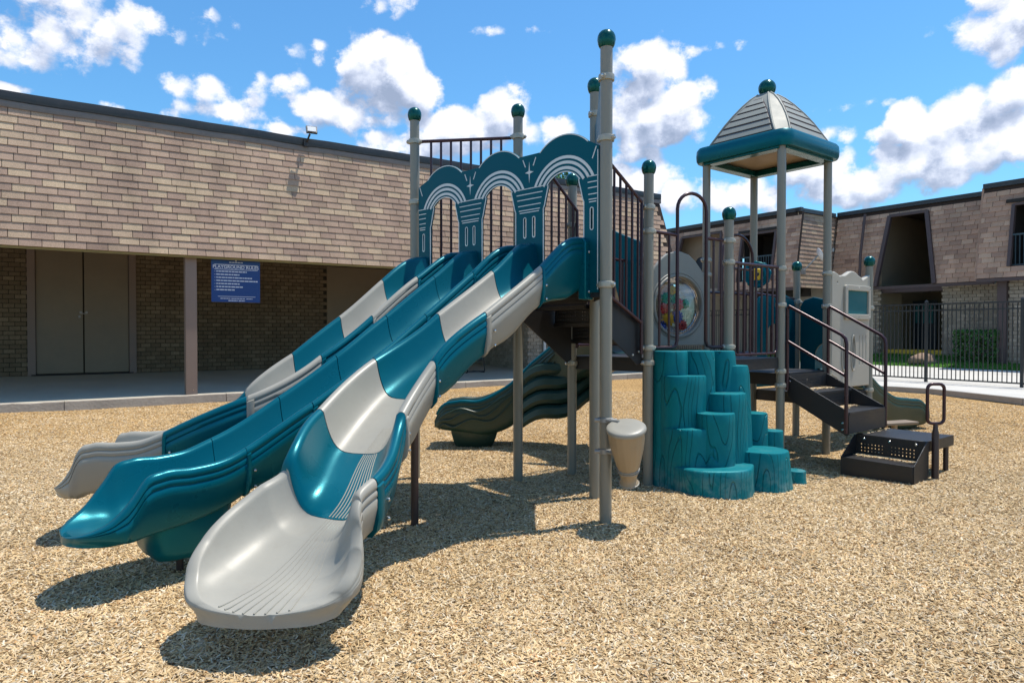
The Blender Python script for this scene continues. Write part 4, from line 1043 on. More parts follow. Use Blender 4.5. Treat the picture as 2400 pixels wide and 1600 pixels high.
# ---- arch panel between the two front posts
LP = (P3-P1).length
x0_, x1_ = 0.067, 2.325
cen = (0.425, 1.175, 1.925)
def arch_open(cx, top=2.785, hw=0.215, cap0=2.52, cap1=2.70, zb=1.86):
    p = [(cx+hw, zb), (cx+hw, cap0-.005)]
    p += [(cx+hw-.012, cap0+.02), (cx+hw-.030, cap0+.09), (cx+hw-.050, cap1-.02), (cx+hw-.052, cap1)]
    Rr = 0.222; zc = top-Rr; ch = hw-.052+.012; a0 = math.degrees(math.acos(min(1, ch/Rr)))
    for k in range(13):
        a = R(a0 + (180-2*a0)*k/12); p.append((cx+Rr*math.cos(a), zc+Rr*math.sin(a)))
    p += [(2*cx-x, z) for x, z in reversed(p[:6])]
    return p
outer = []
outer.append((x0_, 1.80))
def bump(cx, hw=.255, zb=2.985, h=.10):
    rr = (hw*hw+h*h)/(2*h); zc = zb+h-rr; a = math.degrees(math.asin(min(1, hw/rr)))
    return [(cx+rr*math.sin(R(t_)), zc+rr*math.cos(R(t_))) for t_ in [-a+2*a*k/14 for k in range(15)]]
# bottom edge as a comb: pillars run down, openings are cut from below
bot = []
for cx in cen: bot.append(arch_open(cx))
outline = [(x0_, 1.80)]
for op in bot:
    o2 = sorted(op[:1], key=lambda q: q[0])
    rev = list(reversed(op))          # from low side to high side
    outline += [(rev[0][0], 1.80)] + rev + [(rev[-1][0], 1.80)]
outline += [(x1_, 1.80), (x1_, 2.93)]
topl = []
for cx in reversed(cen): topl += list(reversed(bump(cx)))
outline += topl + [(x0_, 2.93)]
slots = []
for cx in (x0_+.065, .80-.052, .80+.052, 1.55-.052, 1.55+.052, x1_-.08):
    slots.append(rrect(cx-.013, 2.29, cx+.013, 2.46, .0125, 4))
ap = sheet('arch_panel', outline, slots, 0.019, P1, d13, 'panel', play, bevel=0.002)
nout = d13.cross(Z)
if nout.dot(-n13) < 0: nout = -nout
nout.normalize()
def ribbon(pts2, w_, name='routed_line', m='darkwhite', closed=False, o_=P1, xd=d13, out=nout, par=None, depth=.0108):
    """a shallow inlay that follows the routed lines of the sheet"""
    b = B(); n = len(pts2); L, Rr = [], []
    for i, (x, z) in enumerate(pts2):
        if closed: a_, c_ = pts2[i-1], pts2[(i+1) % n]
        else: a_, c_ = pts2[max(i-1, 0)], pts2[min(i+1, n-1)]
        dx, dz = c_[0]-a_[0], c_[1]-a_[1]; l_ = math.hypot(dx, dz) or 1; nx_, nz_ = -dz/l_*w_/2, dx/l_*w_/2
        L.append((x+nx_, z+nz_)); Rr.append((x-nx_, z-nz_))
    def W(q, k): return o_ + xd*q[0] + Z*q[1] + out*k
    vs_ = []
    for l_, r_ in zip(L, Rr): vs_ += [W(l_, depth), W(r_, depth), W(r_, depth-.004), W(l_, depth-.004)]
    fs_ = []
    for i in range(n if closed else n-1):
        j = (i+1) % n
        for k in range(4): fs_.append((i*4+k, i*4+(k+1) % 4, j*4+(k+1) % 4, j*4+k))
    if not closed: fs_ += [(3,2,1,0), ((n-1)*4, (n-1)*4+1, (n-1)*4+2, (n-1)*4+3)]
    b.add(vs_, fs_); return obj(name, b, m, par or ap, smooth=False)
for cx in cen:
    for rr, w_ in ((.252, .024), (.296, .024), (.338, .024)):
        zc = 2.785-.222
        a0 = 32 if rr < .27 else (28 if rr < .31 else 25)
        ribbon([(cx+rr*math.cos(R(t_)), zc+rr*math.sin(R(t_))) for t_ in [a0+(180-2*a0)*k/20 for k in range(21)]], w_)
    ribbon([(a_, b__) for a_, b__ in bot[cen.index(cx)]], .009)
    ribbon([(q[0], q[1]-.004) for q in bump(cx)], .008)
for pc_, hw_ in ((x0_+.055, .055), (.80, .16), (1.55, .16), (x1_-.062, .062)):
    for k, z_ in enumerate((2.705, 2.66, 2.615, 2.565, 2.525, 2.505)):
        e = hw_ - (0 if k == 0 else .012*k*.8)*(.4 if hw_ < .1 else 1)
        ribbon([(pc_-e, z_), (pc_+e, z_)], .0075)
for sxp in (.80, 1.55):
    star = []
    for k in range(16):
        t_ = 2*math.pi*k/16; r_ = [1.0, .30, .20, .30][k % 4]; star.append((sxp+.050*r_*math.cos(t_)*(1), 2.84+.088*r_*math.sin(t_)))
    b = B(); ww = [P1+d13*x+Z*z+nout*.011 for x, z in star]; b.prism(ww, nout*-.004); obj('routed_star', b, 'darkwhite', ap, smooth=False)
    ribbon([(sxp-.075, 2.955), (sxp-.045, 2.89)], .009); ribbon([(sxp+.075, 2.955), (sxp+.045, 2.89)], .009)
ribbon([(x0_+.02, 2.93), (x0_+.06, 2.84)], .009); ribbon([(x1_-.02, 2.93), (x1_-.06, 2.84)], .009)
ribbon([(x0_+.006, 1.82), (x0_+.006, 2.9)], .008)
for cx in (x0_+.065, .80-.052, .80+.052, 1.55-.052, 1.55+.052, x1_-.08):
    ribbon(rrect(cx-.015, 2.288, cx+.015, 2.462, .0145, 4), .007, closed=True)
# side panel between P1 and P2
LS = (P2-P1).length
so_ = [(0.07, 2.0), (LS-.07, 2.0), (LS-.07, 3.30), (LS*.66, 3.36), (LS*.5, 3.52), (LS*.3, 3.38), (.07, 3.30)]
sheet('side_panel', so_, [circ(LS/2, 2.75, .20, 24)], 0.019, P1, (P2-P1), 'panel', play)

# ---- slides ---------------------------------------------------------------
def catmull(P_, i, t_):
    """cubic through the nodes, paced by their spacing so that uneven steps do not overshoot"""
    def dist(a, b): return max(1e-4, math.hypot(a[0]-b[0], a[1]-b[1]))
    n = len(P_); h = dist(P_[i+1], P_[i])
    def tan(j):
        if j == 0: return [(b-a)/dist(P_[1], P_[0]) for a, b in zip(P_[0], P_[1])]
        if j == n-1: return [(b-a)/dist(P_[n-1], P_[n-2]) for a, b in zip(P_[n-2], P_[n-1])]
        h0 = dist(P_[j], P_[j-1]); h1 = dist(P_[j+1], P_[j])
        return [((c-b)/h1*h0+(b-a)/h0*h1)/(h0+h1) for a, b, c in zip(P_[j-1], P_[j], P_[j+1])]
    m0, m1 = tan(i), tan(i+1); t2 = t_*t_; t3 = t2*t_
    return [(2*t3-3*t2+1)*a+(t3-2*t2+t_)*h*p+(-2*t3+3*t2)*b+(t3-t2)*h*q for a, b, p, q in zip(P_[i], P_[i+1], m0, m1)]
def sample_path(nodes, per=12):
    out = []
    for i in range(len(nodes)-1):
        for k in range(per): out.append(catmull(nodes, i, k/per) + [i+k/per])
    out.append(list(nodes[-1]) + [len(nodes)-1]); return out
def path_eval(nodes, s_):
    i = min(int(s_), len(nodes)-2); return catmull(nodes, i, s_-i)
def frame_at(nodes, s_):
    a = path_eval(nodes, max(0, s_-.02)); b = path_eval(nodes, min(len(nodes)-1, s_+.02))
    h = Vector((b[0]-a[0], b[1]-a[1], 0)).normalized(); p = path_eval(nodes, s_)
    return Vector((p[0], p[1], p[2])), h, Vector((-h.y, h.x, 0))*-1, p   # right-hand side (seen going down)
TB = [-1, -.985, -.965, -.935, -.9, -.85, -.79, -.72, -.63, -.52, -.4, -.2, 0, .2, .4, .52, .63, .72, .79, .85, .9, .935, .965, .985, 1]
def ring(nodes, s_, grow=0.0, wave=0.0, hull=True):
    c, h, rt, p = frame_at(nodes, s_); hw, wh, dpt = p[3], max(p[4], .004), p[5]+wave
    k = min(1.0, wh/.16); g_ = grow
    pr_ = []
    ex_ = 4.2+max(0, hw-.27)*7
    for t_ in TB: pr_.append((t_*(hw-.022), wh*abs(t_)**ex_*.97))
    rim = [(hw-.014, wh+.001), (hw-.003, wh+.010*k), (hw+.010, wh+.013*k), (hw+.023, wh+.010*k), (hw+.034, wh+.0*k), (hw+.040+g_, wh-.016*k), (hw+.041+g_, wh-.036*k), (hw+.035+g_, wh-.043*k), (hw+.043+g_, wh-.052*k), (hw+.044+g_, wh-.076*k), (hw+.037+g_, wh-.083*k), (hw+.044+g_, wh-.092*k), (hw+.043+g_, wh-.135*k), (hw+.032+g_*.5, wh-.170*k-.01)]
    bot_ = [(hw+.012, min(wh-.185*k-.015, -.0-dpt*.35)), (hw-.01, -dpt*.75), (hw-.05*k, -dpt*.97), (hw*.6, -dpt), (0, -dpt)]
    kk = min(1.0, max(.05, hw/.235))**.8     # the rim thins as the lip closes
    side = [(hw+(x-hw)*kk if x > hw else x*1.0 if x >= 0 else 0.0, z if kk > .99 else z) for x, z in rim+bot_]
    side = [(max(0.0, x), z) for x, z in side]
    loop = pr_ + side + [(-x, z) for x, z in reversed(side[:-1])]
    return [c + rt*x + Z*z for x, z in loop]
def slide_section(nodes, a, b, m, parent, first=False, last=False, n=12, name='slide_section', wv=.085, tipn=0, label=None):
    bb = B(); ga = a + (0 if first else .006); gb = b - (0 if last else .006)
    rings = []
    for i in range(n+1):
        f = i/n; s_ = ga+(gb-ga)*f
        wave = wv*math.sin(math.pi*min(1, f*1.05))**2*(0.55+.45*math.sin(math.pi*f*.9)) if wv else 0
        rings.append(ring(nodes, s_, 0.0, wave))
    bb.loft(rings)
    o = obj(name, bb, m, parent, ang=50, label=label)
    return o
def flange(nodes, s_, m, parent):
    for sg_ in (1, -1):
        f = B(); rings = []
        for ds in (-.065, -.052, -.012, .004):
            c, h, rt, p = frame_at(nodes, s_+ds); hw, wh = p[3], p[4]; g_ = .002 if ds in (-.065, .004) else .010
            lp_ = [(hw+.02, wh-.02), (hw+.043+g_, wh-.03), (hw+.046+g_, wh-.12), (hw+.046+g_, wh-.20), (hw+.034+g_, wh-.26), (hw+.008, wh-.295), (hw-.04, wh-.30), (hw-.06, wh-.26), (hw-.03, wh-.16)]
            rings.append([c+rt*(x*sg_)+Z*z for x, z in lp_])
        f.loft(rings); o = obj('flange', f, m, parent, ang=50)
        c, h, rt, p = frame_at(nodes, s_-.13)
        for z_ in (p[4]-.16, p[4]-.26):
            k = B(); k.lathe(c+rt*sg_*(p[3]+.040)+Z*z_, [(.011, 0), (.009, .008), (.004, .011)], 8, axis=rt*sg_)
            obj('bolt', k, 'bolt', parent)
sl0 = 1.90
def N(x, y, z, hw=.262, wh=.22, d=.055):
    k = .03 if wh > .15 else .2*wh     # bed sits a little lower than first laid out
    return [x, y, z-k, hw, wh+k, d]
pathC = [N(.385,5.60,1.895,.262,.33,.05), N(.255,5.465,1.885,.262,.315,.06), N(.02,5.25,1.745), N(-.375,4.885,1.395), N(-.735,4.555,1.075), N(-.925,4.13,.785,.266), N(-.99,3.64,.525,.295,.205), N(-1.06,3.53,.45,.325,.205,.06), N(-1.11,3.42,.38,.36,.18,.07), N(-1.135,3.31,.325,.385,.130,.08), N(-1.145,3.215,.285,.378,.072,.085), N(-1.15,3.145,.258,.330,.034,.085), N(-1.15,3.095,.238,.250,.014,.08), N(-1.15,3.07,.226,.165,.006,.07), N(-1.15,3.055,.218,.07,.002,.062)]
pathB = [N(-.135,6.115,1.895,.262,.33,.05), N(-.265,5.98,1.885,.262,.315,.06), N(-.51,5.765,1.745), N(-.86,5.44,1.395), N(-1.19,5.115,1.075), N(-1.535,4.80,.785), N(-1.88,4.49,.535,.262,.215), N(-1.983,4.381,0.475,0.262,0.22,0.06), N(-2.108,4.251,0.43,0.262,0.245,0.06), N(-2.225,4.128,0.405,0.264,0.27,0.06), N(-2.287,4.063,0.393,0.268,0.25,0.06), N(-2.332,4.016,0.379,0.264,0.17,0.06), N(-2.370,3.976,0.373,0.254,0.11,0.06), N(-2.408,3.936,0.365,0.236,0.066,0.06), N(-2.449,3.893,0.361,0.204,0.036,0.058), N(-2.485,3.855,0.357,0.16,0.018,0.055), N(-2.507,3.832,0.353,0.115,0.009,0.05), N(-2.520,3.818,0.35,0.072,0.004,0.046), N(-2.526,3.812,0.347,0.03,0.002,0.042)]
pathA = [N(-.645,6.62,1.895,.262,.33,.05), N(-.775,6.49,1.885,.262,.315,.06), N(-1.035,6.22,1.745), N(-1.365,5.92,1.395), N(-1.695,5.60,1.075), N(-2.07,5.31,.785), N(-2.57,5.25,.535,.262,.215), N(-2.719,5.237,0.475,0.262,0.22,0.06), N(-2.899,5.220,0.43,0.262,0.247,0.06), N(-3.068,5.205,0.4,0.264,0.272,0.06), N(-3.142,5.198,0.388,0.268,0.252,0.06), N(-3.194,5.194,0.359,0.264,0.17,0.06), N(-3.237,5.190,0.353,0.254,0.11,0.06), N(-3.280,5.186,0.345,0.236,0.066,0.06), N(-3.328,5.182,0.341,0.204,0.036,0.058), N(-3.370,5.178,0.337,0.16,0.018,0.055), N(-3.398,5.175,0.333,0.115,0.009,0.05), N(-3.415,5.174,0.33,0.072,0.004,0.046), N(-3.423,5.173,0.327,0.03,0.002,0.042)]
def build_slide(nm, nodes, cols, label, endlabel=None):
    sroot = bpy.data.objects.new('slide', None); sroot.location = (0,0,0); COL.objects.link(sroot); sroot.parent = play
    sroot.matrix_parent_inverse = Matrix.Translation(-Vector(play.location)); sroot['label'] = label
    last = len(nodes)-1
    cuts = [0, 2, 3, 4, 5, 6, last]
    for i in range(6):
        a, b = cuts[i], cuts[i+1]
        o = slide_section(nodes, a, b, cols[i], sroot, first=(i == 0), last=(i == 5), n=(18 if i == 0 else 14 if i < 5 else 120), wv=(.085 if False else .055 if i < 5 else .0))
    for i in range(1, 6):
        flange(nodes, cuts[i], cols[i-1], sroot)
    # entrance plate that bolts to the arch panel
    c, h, rt, p = frame_at(nodes, 0.0)
    for sg_ in (1, -1):
        b = B(); b.prism([c-h*.02+rt*sg_*(p[3]+.00)+Z*(-.12), c-h*.02+rt*sg_*(p[3]+.072)+Z*(-.12), c-h*.02+rt*sg_*(p[3]+.072)+Z*(.33), c-h*.02+rt*sg_*(p[3]+.045)+Z*(.36), c-h*.02+rt*sg_*(p[3]+.00)+Z*(.36)], h*.10)
        obj('entrance_flange', b, cols[0], sroot, bevel=.008)
    k = B()
    for z_ in (.25, -.06): k.lathe(c+h*.03-rt*(p[3]+.072)+Z*z_, [(.013, 0), (.010, .008)], 8, axis=-rt)
    obj('bolt', k, 'bolt', sroot)
    return sroot
slC = build_slide('C', pathC, ['teal', 'cream', 'teal', 'cream', 'teal', 'cream'], 'nearest slide lane, banded teal and cream, with a wide cream spoon end')
slB = build_slide('B', pathB, ['teal']*6, 'middle slide lane, all teal')
slA = build_slide('A', pathA, ['teal', 'cream', 'teal', 'cream', 'teal', 'cream'], 'farthest slide lane, banded teal and cream')
# moulded ribs on the bed of the near lane, fanning out over the lip
def bed_pt(nodes, s_, t_, up=0.0):
    c, h, rt, p = frame_at(nodes, s_); return c - rt*(t_*(p[3]-.022)) + Z*(p[4]*abs(t_)**(4.2+max(0, p[3]-.27)*7)*.97+up)
for i in range(8):
    b = B(); t0 = .02+.078*i; ta = .14+.050*i
    b.tube([bed_pt(pathC, 5.02+.96*k/12, ta+(t0-ta)*k/12, .0015) for k in range(13)], .0032, 6); obj('rib', b, 'cream', slC)
    b = B(); b.tube([bed_pt(pathC, 4.55+.43*k/5, ta+.06-.06*k/5, .0008) for k in range(6)], .002, 6); obj('rib', b, 'cream', slC)
LASTC = len(pathC)-1
for i in range(8):
    b = B(); t0 = .02+.078*i; t1 = -.62+.145*i; pts_ = []
    for k in range(31):
        f = k/30; s_ = 6.02+(13.6-6.02)*f; g_ = max(0, (f-.12)/.88); g_ = g_*g_*(3-2*g_); tt_ = t0+(t1-t0)*g_
        if s_ > 9:
            hh_ = path_eval(pathC, s_)[3]-.022; tt_ = tt_*.35/max(.02, hh_)
            if abs(tt_) > .93: break
        pts_.append(bed_pt(pathC, s_, tt_, .0006+.0022*max(0, f-.55)/.45))
    b.tube(pts_, [.0018+.0032*min(1, max(0, (k-12)/14)) for k in range(len(pts_))], 6); obj('rib', b, 'cream', slC)
for nodes, root_, m_ in ((pathB, slB, 'teal'), (pathA, slA, 'cream')):
    la = len(nodes)-1
    for i in range(5):
        b = B(); t_ = -.5+.25*i; b.tube([bed_pt(nodes, la-2.2+2.1*k/8, t_*(1-.2*k/8), .001) for k in range(9)], .003, 6); obj('rib', b, m_, root_)
# skirt foot and ground leg under the middle lane, legs under the near lane
def foot(nodes, s0_, s1_, parent, m, zb=0.12):
    b = B(); rings = []
    for k in range(9):
        f = k/8; z0 = None
        sa = s0_+(s1_-s0_)*0; 
        rings.append(f)
    R_ = []
    for lev, (za_, shr) in enumerate(((0.0, 1.0), (.35, .93), (.75, .80), (.95, .70), (1.0, .60))):
        lp_ = []
        sm_ = (s0_+s1_)/2; hs_ = (s1_-s0_)/2*shr
        for k in range(9):
            s_ = sm_-hs_+2*hs_*k/8; c, h, rt, p = frame_at(nodes, s_); zt = p[2]-.03; lp_.append(c*1.0+rt*(p[3]-.01)*shr*(.72+.28*math.sin(math.pi*k/8)**.5)); lp_[-1].z = zt+(zb-zt)*za_
        for k in range(8, -1, -1):
            s_ = sm_-hs_+2*hs_*k/8; c, h, rt, p = frame_at(nodes, s_); zt = p[2]-.03; lp_.append(c*1.0-rt*(p[3]-.01)*shr*(.72+.28*math.sin(math.pi*k/8)**.5)); lp_[-1].z = zt+(zb-zt)*za_
        R_.append(lp_)
    b.loft(R_); return obj('slide_foot', b, m, parent, ang=50)
foot(pathB, 6.3, 9.3, slB, 'teal', .11)
lg = B(); c, h, rt, p = frame_at(pathB, 7.9); lg.tube([Vector((c.x, c.y+.02, -.2)), Vector((c.x, c.y+.02, .16))], .022, 10); obj('leg', lg, 'brownpost', slB)
for (nx_, ny_, zt_) in ((-1.02, 4.28, .62),):
    pass
def leg_at(px, D, ztop, r=.030, parent=slC, m='brownpost'):
    X = (px-1200)/1600*D; b = B(); b.tube([(X, D, -.2), (X, D, ztop)], r, 14); return obj('leg', b, m, parent)
leg_at(971, 5.28, 1.0)

# ---- roof over the tower
rc = (R1+RC+RB+RA)/4; HS = .585
roofo = B()
def sq(hs, ch, z):
    pts_ = []
    for sx_, sy_ in ((1,1), (-1,1), (-1,-1), (1,-1)):
        c1 = rc+e1*(sx_*hs)+e2*(sy_*hs)
        if sx_*sy_ > 0: pts_ += [rc+e1*(sx_*hs)+e2*(sy_*(hs-ch))+Z*z, rc+e1*(sx_*(hs-ch))+e2*(sy_*hs)+Z*z]
        else: pts_ += [rc+e1*(sx_*(hs-ch))+e2*(sy_*hs)+Z*z, rc+e1*(sx_*hs)+e2*(sy_*(hs-ch))+Z*z]
    return pts_
prof = [(3.73, .56, .10), (3.79, .54, .12), (3.88, .495, .125), (4.0, .43, .12), (4.12, .35, .105), (4.24, .255, .08), (4.33, .168, .05), (4.39, .088, .02), (4.42, .05, .01)]
roofo.loft([sq(hs, ch, z) for z, hs, ch in prof])
ro = obj('tower_roof', roofo, 'roofcream', play, ang=20)
def roof_hs(z):
    for (za, ha, _), (zb, hb_, _) in zip(prof[:-1], prof[1:]):
        if za <= z <= zb: return ha+(hb_-ha)*(z-za)/(zb-za)
    return prof[-1][1]
for d_, s_ in ((e1, e2), (-e1, -e2), (e2, -e1), (-e2, e1)):
    z_ = 3.785
    for k in range(6):
        za, zb = z_+.088*k, z_+.088*k+.070
        ha, hb_ = roof_hs(za), roof_hs(zb); wa, wb = max(.02, ha-.15), max(.016, hb_-.155+.0)
        if k == 5: wb = wa*.55
        b = B(); L = [rc+d_*(ha+.012)+s_*wa+Z*za, rc+d_*(ha+.012)-s_*wa+Z*za, rc+d_*(hb_+.003)-s_*wb+Z*zb, rc+d_*(hb_+.003)+s_*wb+Z*zb]
        b.prism(L, d_*-.03); b_o = obj('louvre_slat', b, 'roofcream', ro, bevel=.003)
    # dark sheet whose colour stands in for shade between the slats
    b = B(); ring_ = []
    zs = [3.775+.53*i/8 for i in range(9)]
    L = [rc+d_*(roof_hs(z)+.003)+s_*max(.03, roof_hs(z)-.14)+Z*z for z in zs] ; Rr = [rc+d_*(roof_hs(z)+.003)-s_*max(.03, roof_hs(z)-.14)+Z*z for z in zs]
    b.add(L+Rr, [(i, i+1, i+10, i+9) for i in range(8)]); obj('louvre_shade', b, 'trim', ro, smooth=False)
# ribs along the hips
for sx_, sy_ in ((1,1), (-1,1), (-1,-1), (1,-1)):
    for ed in (0, 1):
        b = B(); pts_ = []
        for z, hs, ch in prof[:-1]:
            p = rc + (e1*(sx_*hs)+e2*(sy_*(hs-ch)) if ed == 0 else e1*(sx_*(hs-ch))+e2*(sy_*hs)) + Z*z; pts_.append(p)
        b.tube(pts_, .012, 8); obj('hip_rib', b, 'roofcream', ro)
rim = B(); loop = []
for sx_, sy_ in ((1,1), (-1,1), (-1,-1), (1,-1)):
    a0 = {(1,1): 0, (-1,1): 90, (-1,-1): 180, (1,-1): 270}[(sx_, sy_)]
    for k in range(7):
        a = R(a0+15*k); loop.append(rc+e1*(sx_*(HS-.09)+.09*math.cos(a))+e2*(sy_*(HS-.09)+.09*math.sin(a)))
rr_prof = [(.035, 3.57), (.052, 3.60), (.058, 3.66), (.052, 3.72), (.025, 3.755), (-.03, 3.755), (-.03, 3.57)]
rings = []
n_ = len(loop)
for i, p in enumerate(loop):
    d = (loop[(i+1) % n_]-loop[i-1]).normalized(); out = Vector((d.y, -d.x, 0)); 
    if out.dot(p-rc) < 0: out = -out
    rings.append([p+out*o_+Z*z for o_, z in rr_prof])
rings.append(rings[0]); rim.loft(rings, cap=False); obj('roof_rim', rim, 'teal', ro, ang=50)
ce = B(); rr2 = []
for hs, z in ((.55, 3.62), (.50, 3.62), (.44, 3.66), (.40, 3.66), (.36, 3.72), (.10, 3.735)):
    rr2.append([rc+e1*(a*hs)+e2*(b__*hs)+Z*z for a, b__ in ((1, .8), (.8, 1), (-.8, 1), (-1, .8), (-1, -.8), (-.8, -1), (.8, -1), (1, -.8))])
ce.loft(rr2); obj('roof_ceiling', ce, 'tanplastic', ro, ang=30)
be = B()
for a_, b__ in ((R1, RC), (RC, RB), (RB, RA), (RA, R1)): be.beam(a_+Z*3.575, b__+Z*3.575, .13, .07)
obj('roof_beam', be, 'ball', ro, bevel=.006)
fb = B(); fb.sphere(rc+Z*4.475, .105, 24, 16); obj('roof_ball', fb, 'ball', ro, ang=80)

# ---- stump climber
def pod(b, cx, cy, r, zt, rb=None, zb=-.12, n=40, wob=.05, seed=0):
    rb = rb or r*1.07; prof_ = [(rb, zb), (r+(rb-r)*.6, zb+(zt-zb)*.35), (r+(rb-r)*.2, zt-.10), (r*1.012, zt-.018), (r*.985, zt-.003), (r*.93, zt)]
    vs_ = []
    for rr, z in prof_:
        for k in range(n):
            a = 2*math.pi*k/n; w_ = 1+wob*noise.noise(Vector((math.cos(a)*1.3+seed, math.sin(a)*1.3, seed)))*2
            vs_.append((cx+rr*w_*math.cos(a), cy+rr*w_*math.sin(a), z))
    fs_ = [(i*n+k, i*n+(k+1) % n, (i+1)*n+(k+1) % n, (i+1)*n+k) for i in range(len(prof_)-1) for k in range(n)]
    fs_ += [tuple(range(n-1, -1, -1)), tuple((len(prof_)-1)*n+k for k in range(n))]
    b.add(vs_, fs_)
cl = bpy.data.objects.new('stump_climber', None); COL.objects.link(cl); cl.parent = play; cl.matrix_parent_inverse = Matrix.Translation(-Vector(play.location))
cl['label'] = 'bright teal climber of stepped stump pods with carved wood grain'
PODS = [(1.545,6.64,.165,1.305,.19), (1.83,6.72,.165,1.305,.20), (2.10,6.86,.14,1.30,.2), (2.215,6.86,.15,1.155,.23), (1.635,6.60,.222,1.075,.235), (2.065,6.66,.215,.90,.26),
        (1.91,6.45,.185,.73,.20), (1.705,6.55,.282,.59,.29), (2.50,7.02,.125,.66,.14), (2.70,7.08,.11,.47,.13), (2.43,6.62,.235,.35,.29), (1.895,6.48,.405,.245,.425)]
for i, (x, y, r, zt, rb) in enumerate(PODS):
    b = B(); pod(b, x, y, r, zt, rb, seed=i*3.1); obj('stump_pod', b, 'climb', cl, ang=50)
b = B(); pod(b, 2.855, 6.86, .098, .10, .12, seed=50); tag(obj('stepping_pod', b, 'climb', ang=50), 'small low teal stepping pod at the right foot of the climber', 'stepping stone')
# arch-loop grab rails over the climber
d67 = (P7-P6).normalized(); L67 = (P7-P6).length
def PL(t_, z): return P6.lerp(P7, t_)+Z*z
b = B(); tl, tr_ = .345, .705
arc = [PL((tl+tr_)/2 + (tr_-tl)/2*math.cos(R(a)), 2.70+.165*math.sin(R(a))) for a in range(180, -1, -15)]
b.tube([PL(.07, 1.335), PL(tl-.07, 1.335), PL(tl-.02, 1.35), PL(tl, 1.40)] + arc + [PL(tr_, 1.40), PL(tr_+.02, 1.35), PL(tr_+.07, 1.335), PL(.93, 1.335)], .0175, 12)
b.tube([PL(.07, 2.46), PL(tl, 2.44)], .0165, 10); b.tube([PL(tr_, 2.43), PL(.93, 2.42)], .0165, 10)
lo = obj('grab_arch', b, 'maroon', play)
for t_ in (.13, .245, .80, .90):
    b = B(); b.tube([PL(t_, 1.335), PL(t_, 2.44)], .0125, 8); obj('bar', b, 'maroon', lo)
# second grab arch across the tower, at the far side of the middle deck
b = B(); q0, q1 = P7+Vector((.10,.55,0)), P7+Vector((.56,.90,0))
arc = [q0.lerp(q1, .5+.5*math.cos(R(a)))+Z*(2.32+.26*math.sin(R(a))) for a in range(180, -1, -15)]
b.tube([q0+Z*1.25]+arc+[q1+Z*1.25], .0165, 10); lo2 = obj('grab_arch', b, 'maroon', play)
for t_ in (.3, .5, .7):
    b = B(); p = q0.lerp(q1, t_); b.tube([p+Z*1.25, p+Z*2.2], .0125, 8); obj('bar', b, 'maroon', lo2)
b = B(); b.tube([q0+Z*2.2, q1+Z*2.2], .0145, 8); b.tube([q0+Z*1.25, q1+Z*1.25], .0145, 8); obj('rail', b, 'maroon', lo2)

# ---- gear panel with a round window
dg = (RA-PX).normalized(); LG = (RA-PX).length; gx = LG/2
out_ = [(.06, 1.33), (LG-.06, 1.33), (LG-.06, 2.16), (LG-.10, 2.24), (LG-.20, 2.35), (gx+.16, 2.42), (gx, 2.46), (gx-.16, 2.42), (.20, 2.35), (.10, 2.24), (.06, 2.16)]
gp_ = sheet('gear_panel', out_, [circ(gx, 1.80, .36, 40)], 0.05, PX, dg, 'cream', play, bevel=.010)
gn_ = dg.cross(Z).normalized()
if gn_.y > 0: gn_ = -gn_
gc = PX+dg*gx+Z*1.80
b = B(); b.tube([gc+dg*(.37*math.cos(R(a)))+Z*(.37*math.sin(R(a)))+gn_*.03 for a in range(0, 360, 10)], .020, 8, closed=True); b.tube([gc+dg*(.405*math.cos(R(a)))+Z*(.405*math.sin(R(a)))+gn_*.024 for a in range(0, 360, 10)], .010, 8, closed=True); obj('window_ring', b, 'cream', gp_)
b = B(); b.lathe(gc+gn_*.0, [(.335, -.004), (.325, .03), (.25, .10), (.12, .14), (.002, .15)], 32, axis=gn_); b.f = b.f[:-2]; obj('clear_dome', b, 'glass', gp_, ang=80)
def gear(cx, cz, r, teeth, m):
    b = B(); pl = []
    for k in range(teeth*4):
        a = 2*math.pi*k/(teeth*4); rr = r if k % 4 in (0, 1) else r*.76; pl.append(gc+dg*(cx+rr*math.cos(a))+Z*(cz+rr*math.sin(a))+gn_*-.01)
    b.prism(pl, gn_*.03); b.lathe(gc+dg*cx+Z*cz+gn_*.02, [(r*.3, 0), (r*.3, .015), (r*.1, .02)], 12, axis=gn_); obj('gear', b, m, gp_, smooth=False)
gb_ = B(); gb_.lathe(gc+gn_*-.030, [(.33, 0), (.33, .008)], 32, axis=gn_); obj('back_pane', gb_, 'glass', gp_)
for a_ in ((-.08, .19, .060, 9, 'yel'), (-.17, .09, .075, 10, 'grn'), (-.04, .09, .060, 9, 'grn'), (.02, .02, .075, 10, 'red'), (.12, .03, .060, 9, 'grn'), (-.20, -.03, .070, 10, 'red'), (-.14, -.16, .090, 12, 'yel'), (.0, -.13, .080, 11, 'blu'), (.08, -.23, .065, 9, 'red'), (-.22, -.24, .06, 9, 'blu')): gear(*a_)
b = B()
for q in ((LG-.05, 2.10), (LG-.05, 1.45)): b.tube([PX+dg*q[0]+Z*q[1], PX+dg*(q[0]+.06)+Z*q[1]], .018, 10)
obj('clamp', b, 'clamp', gp_)
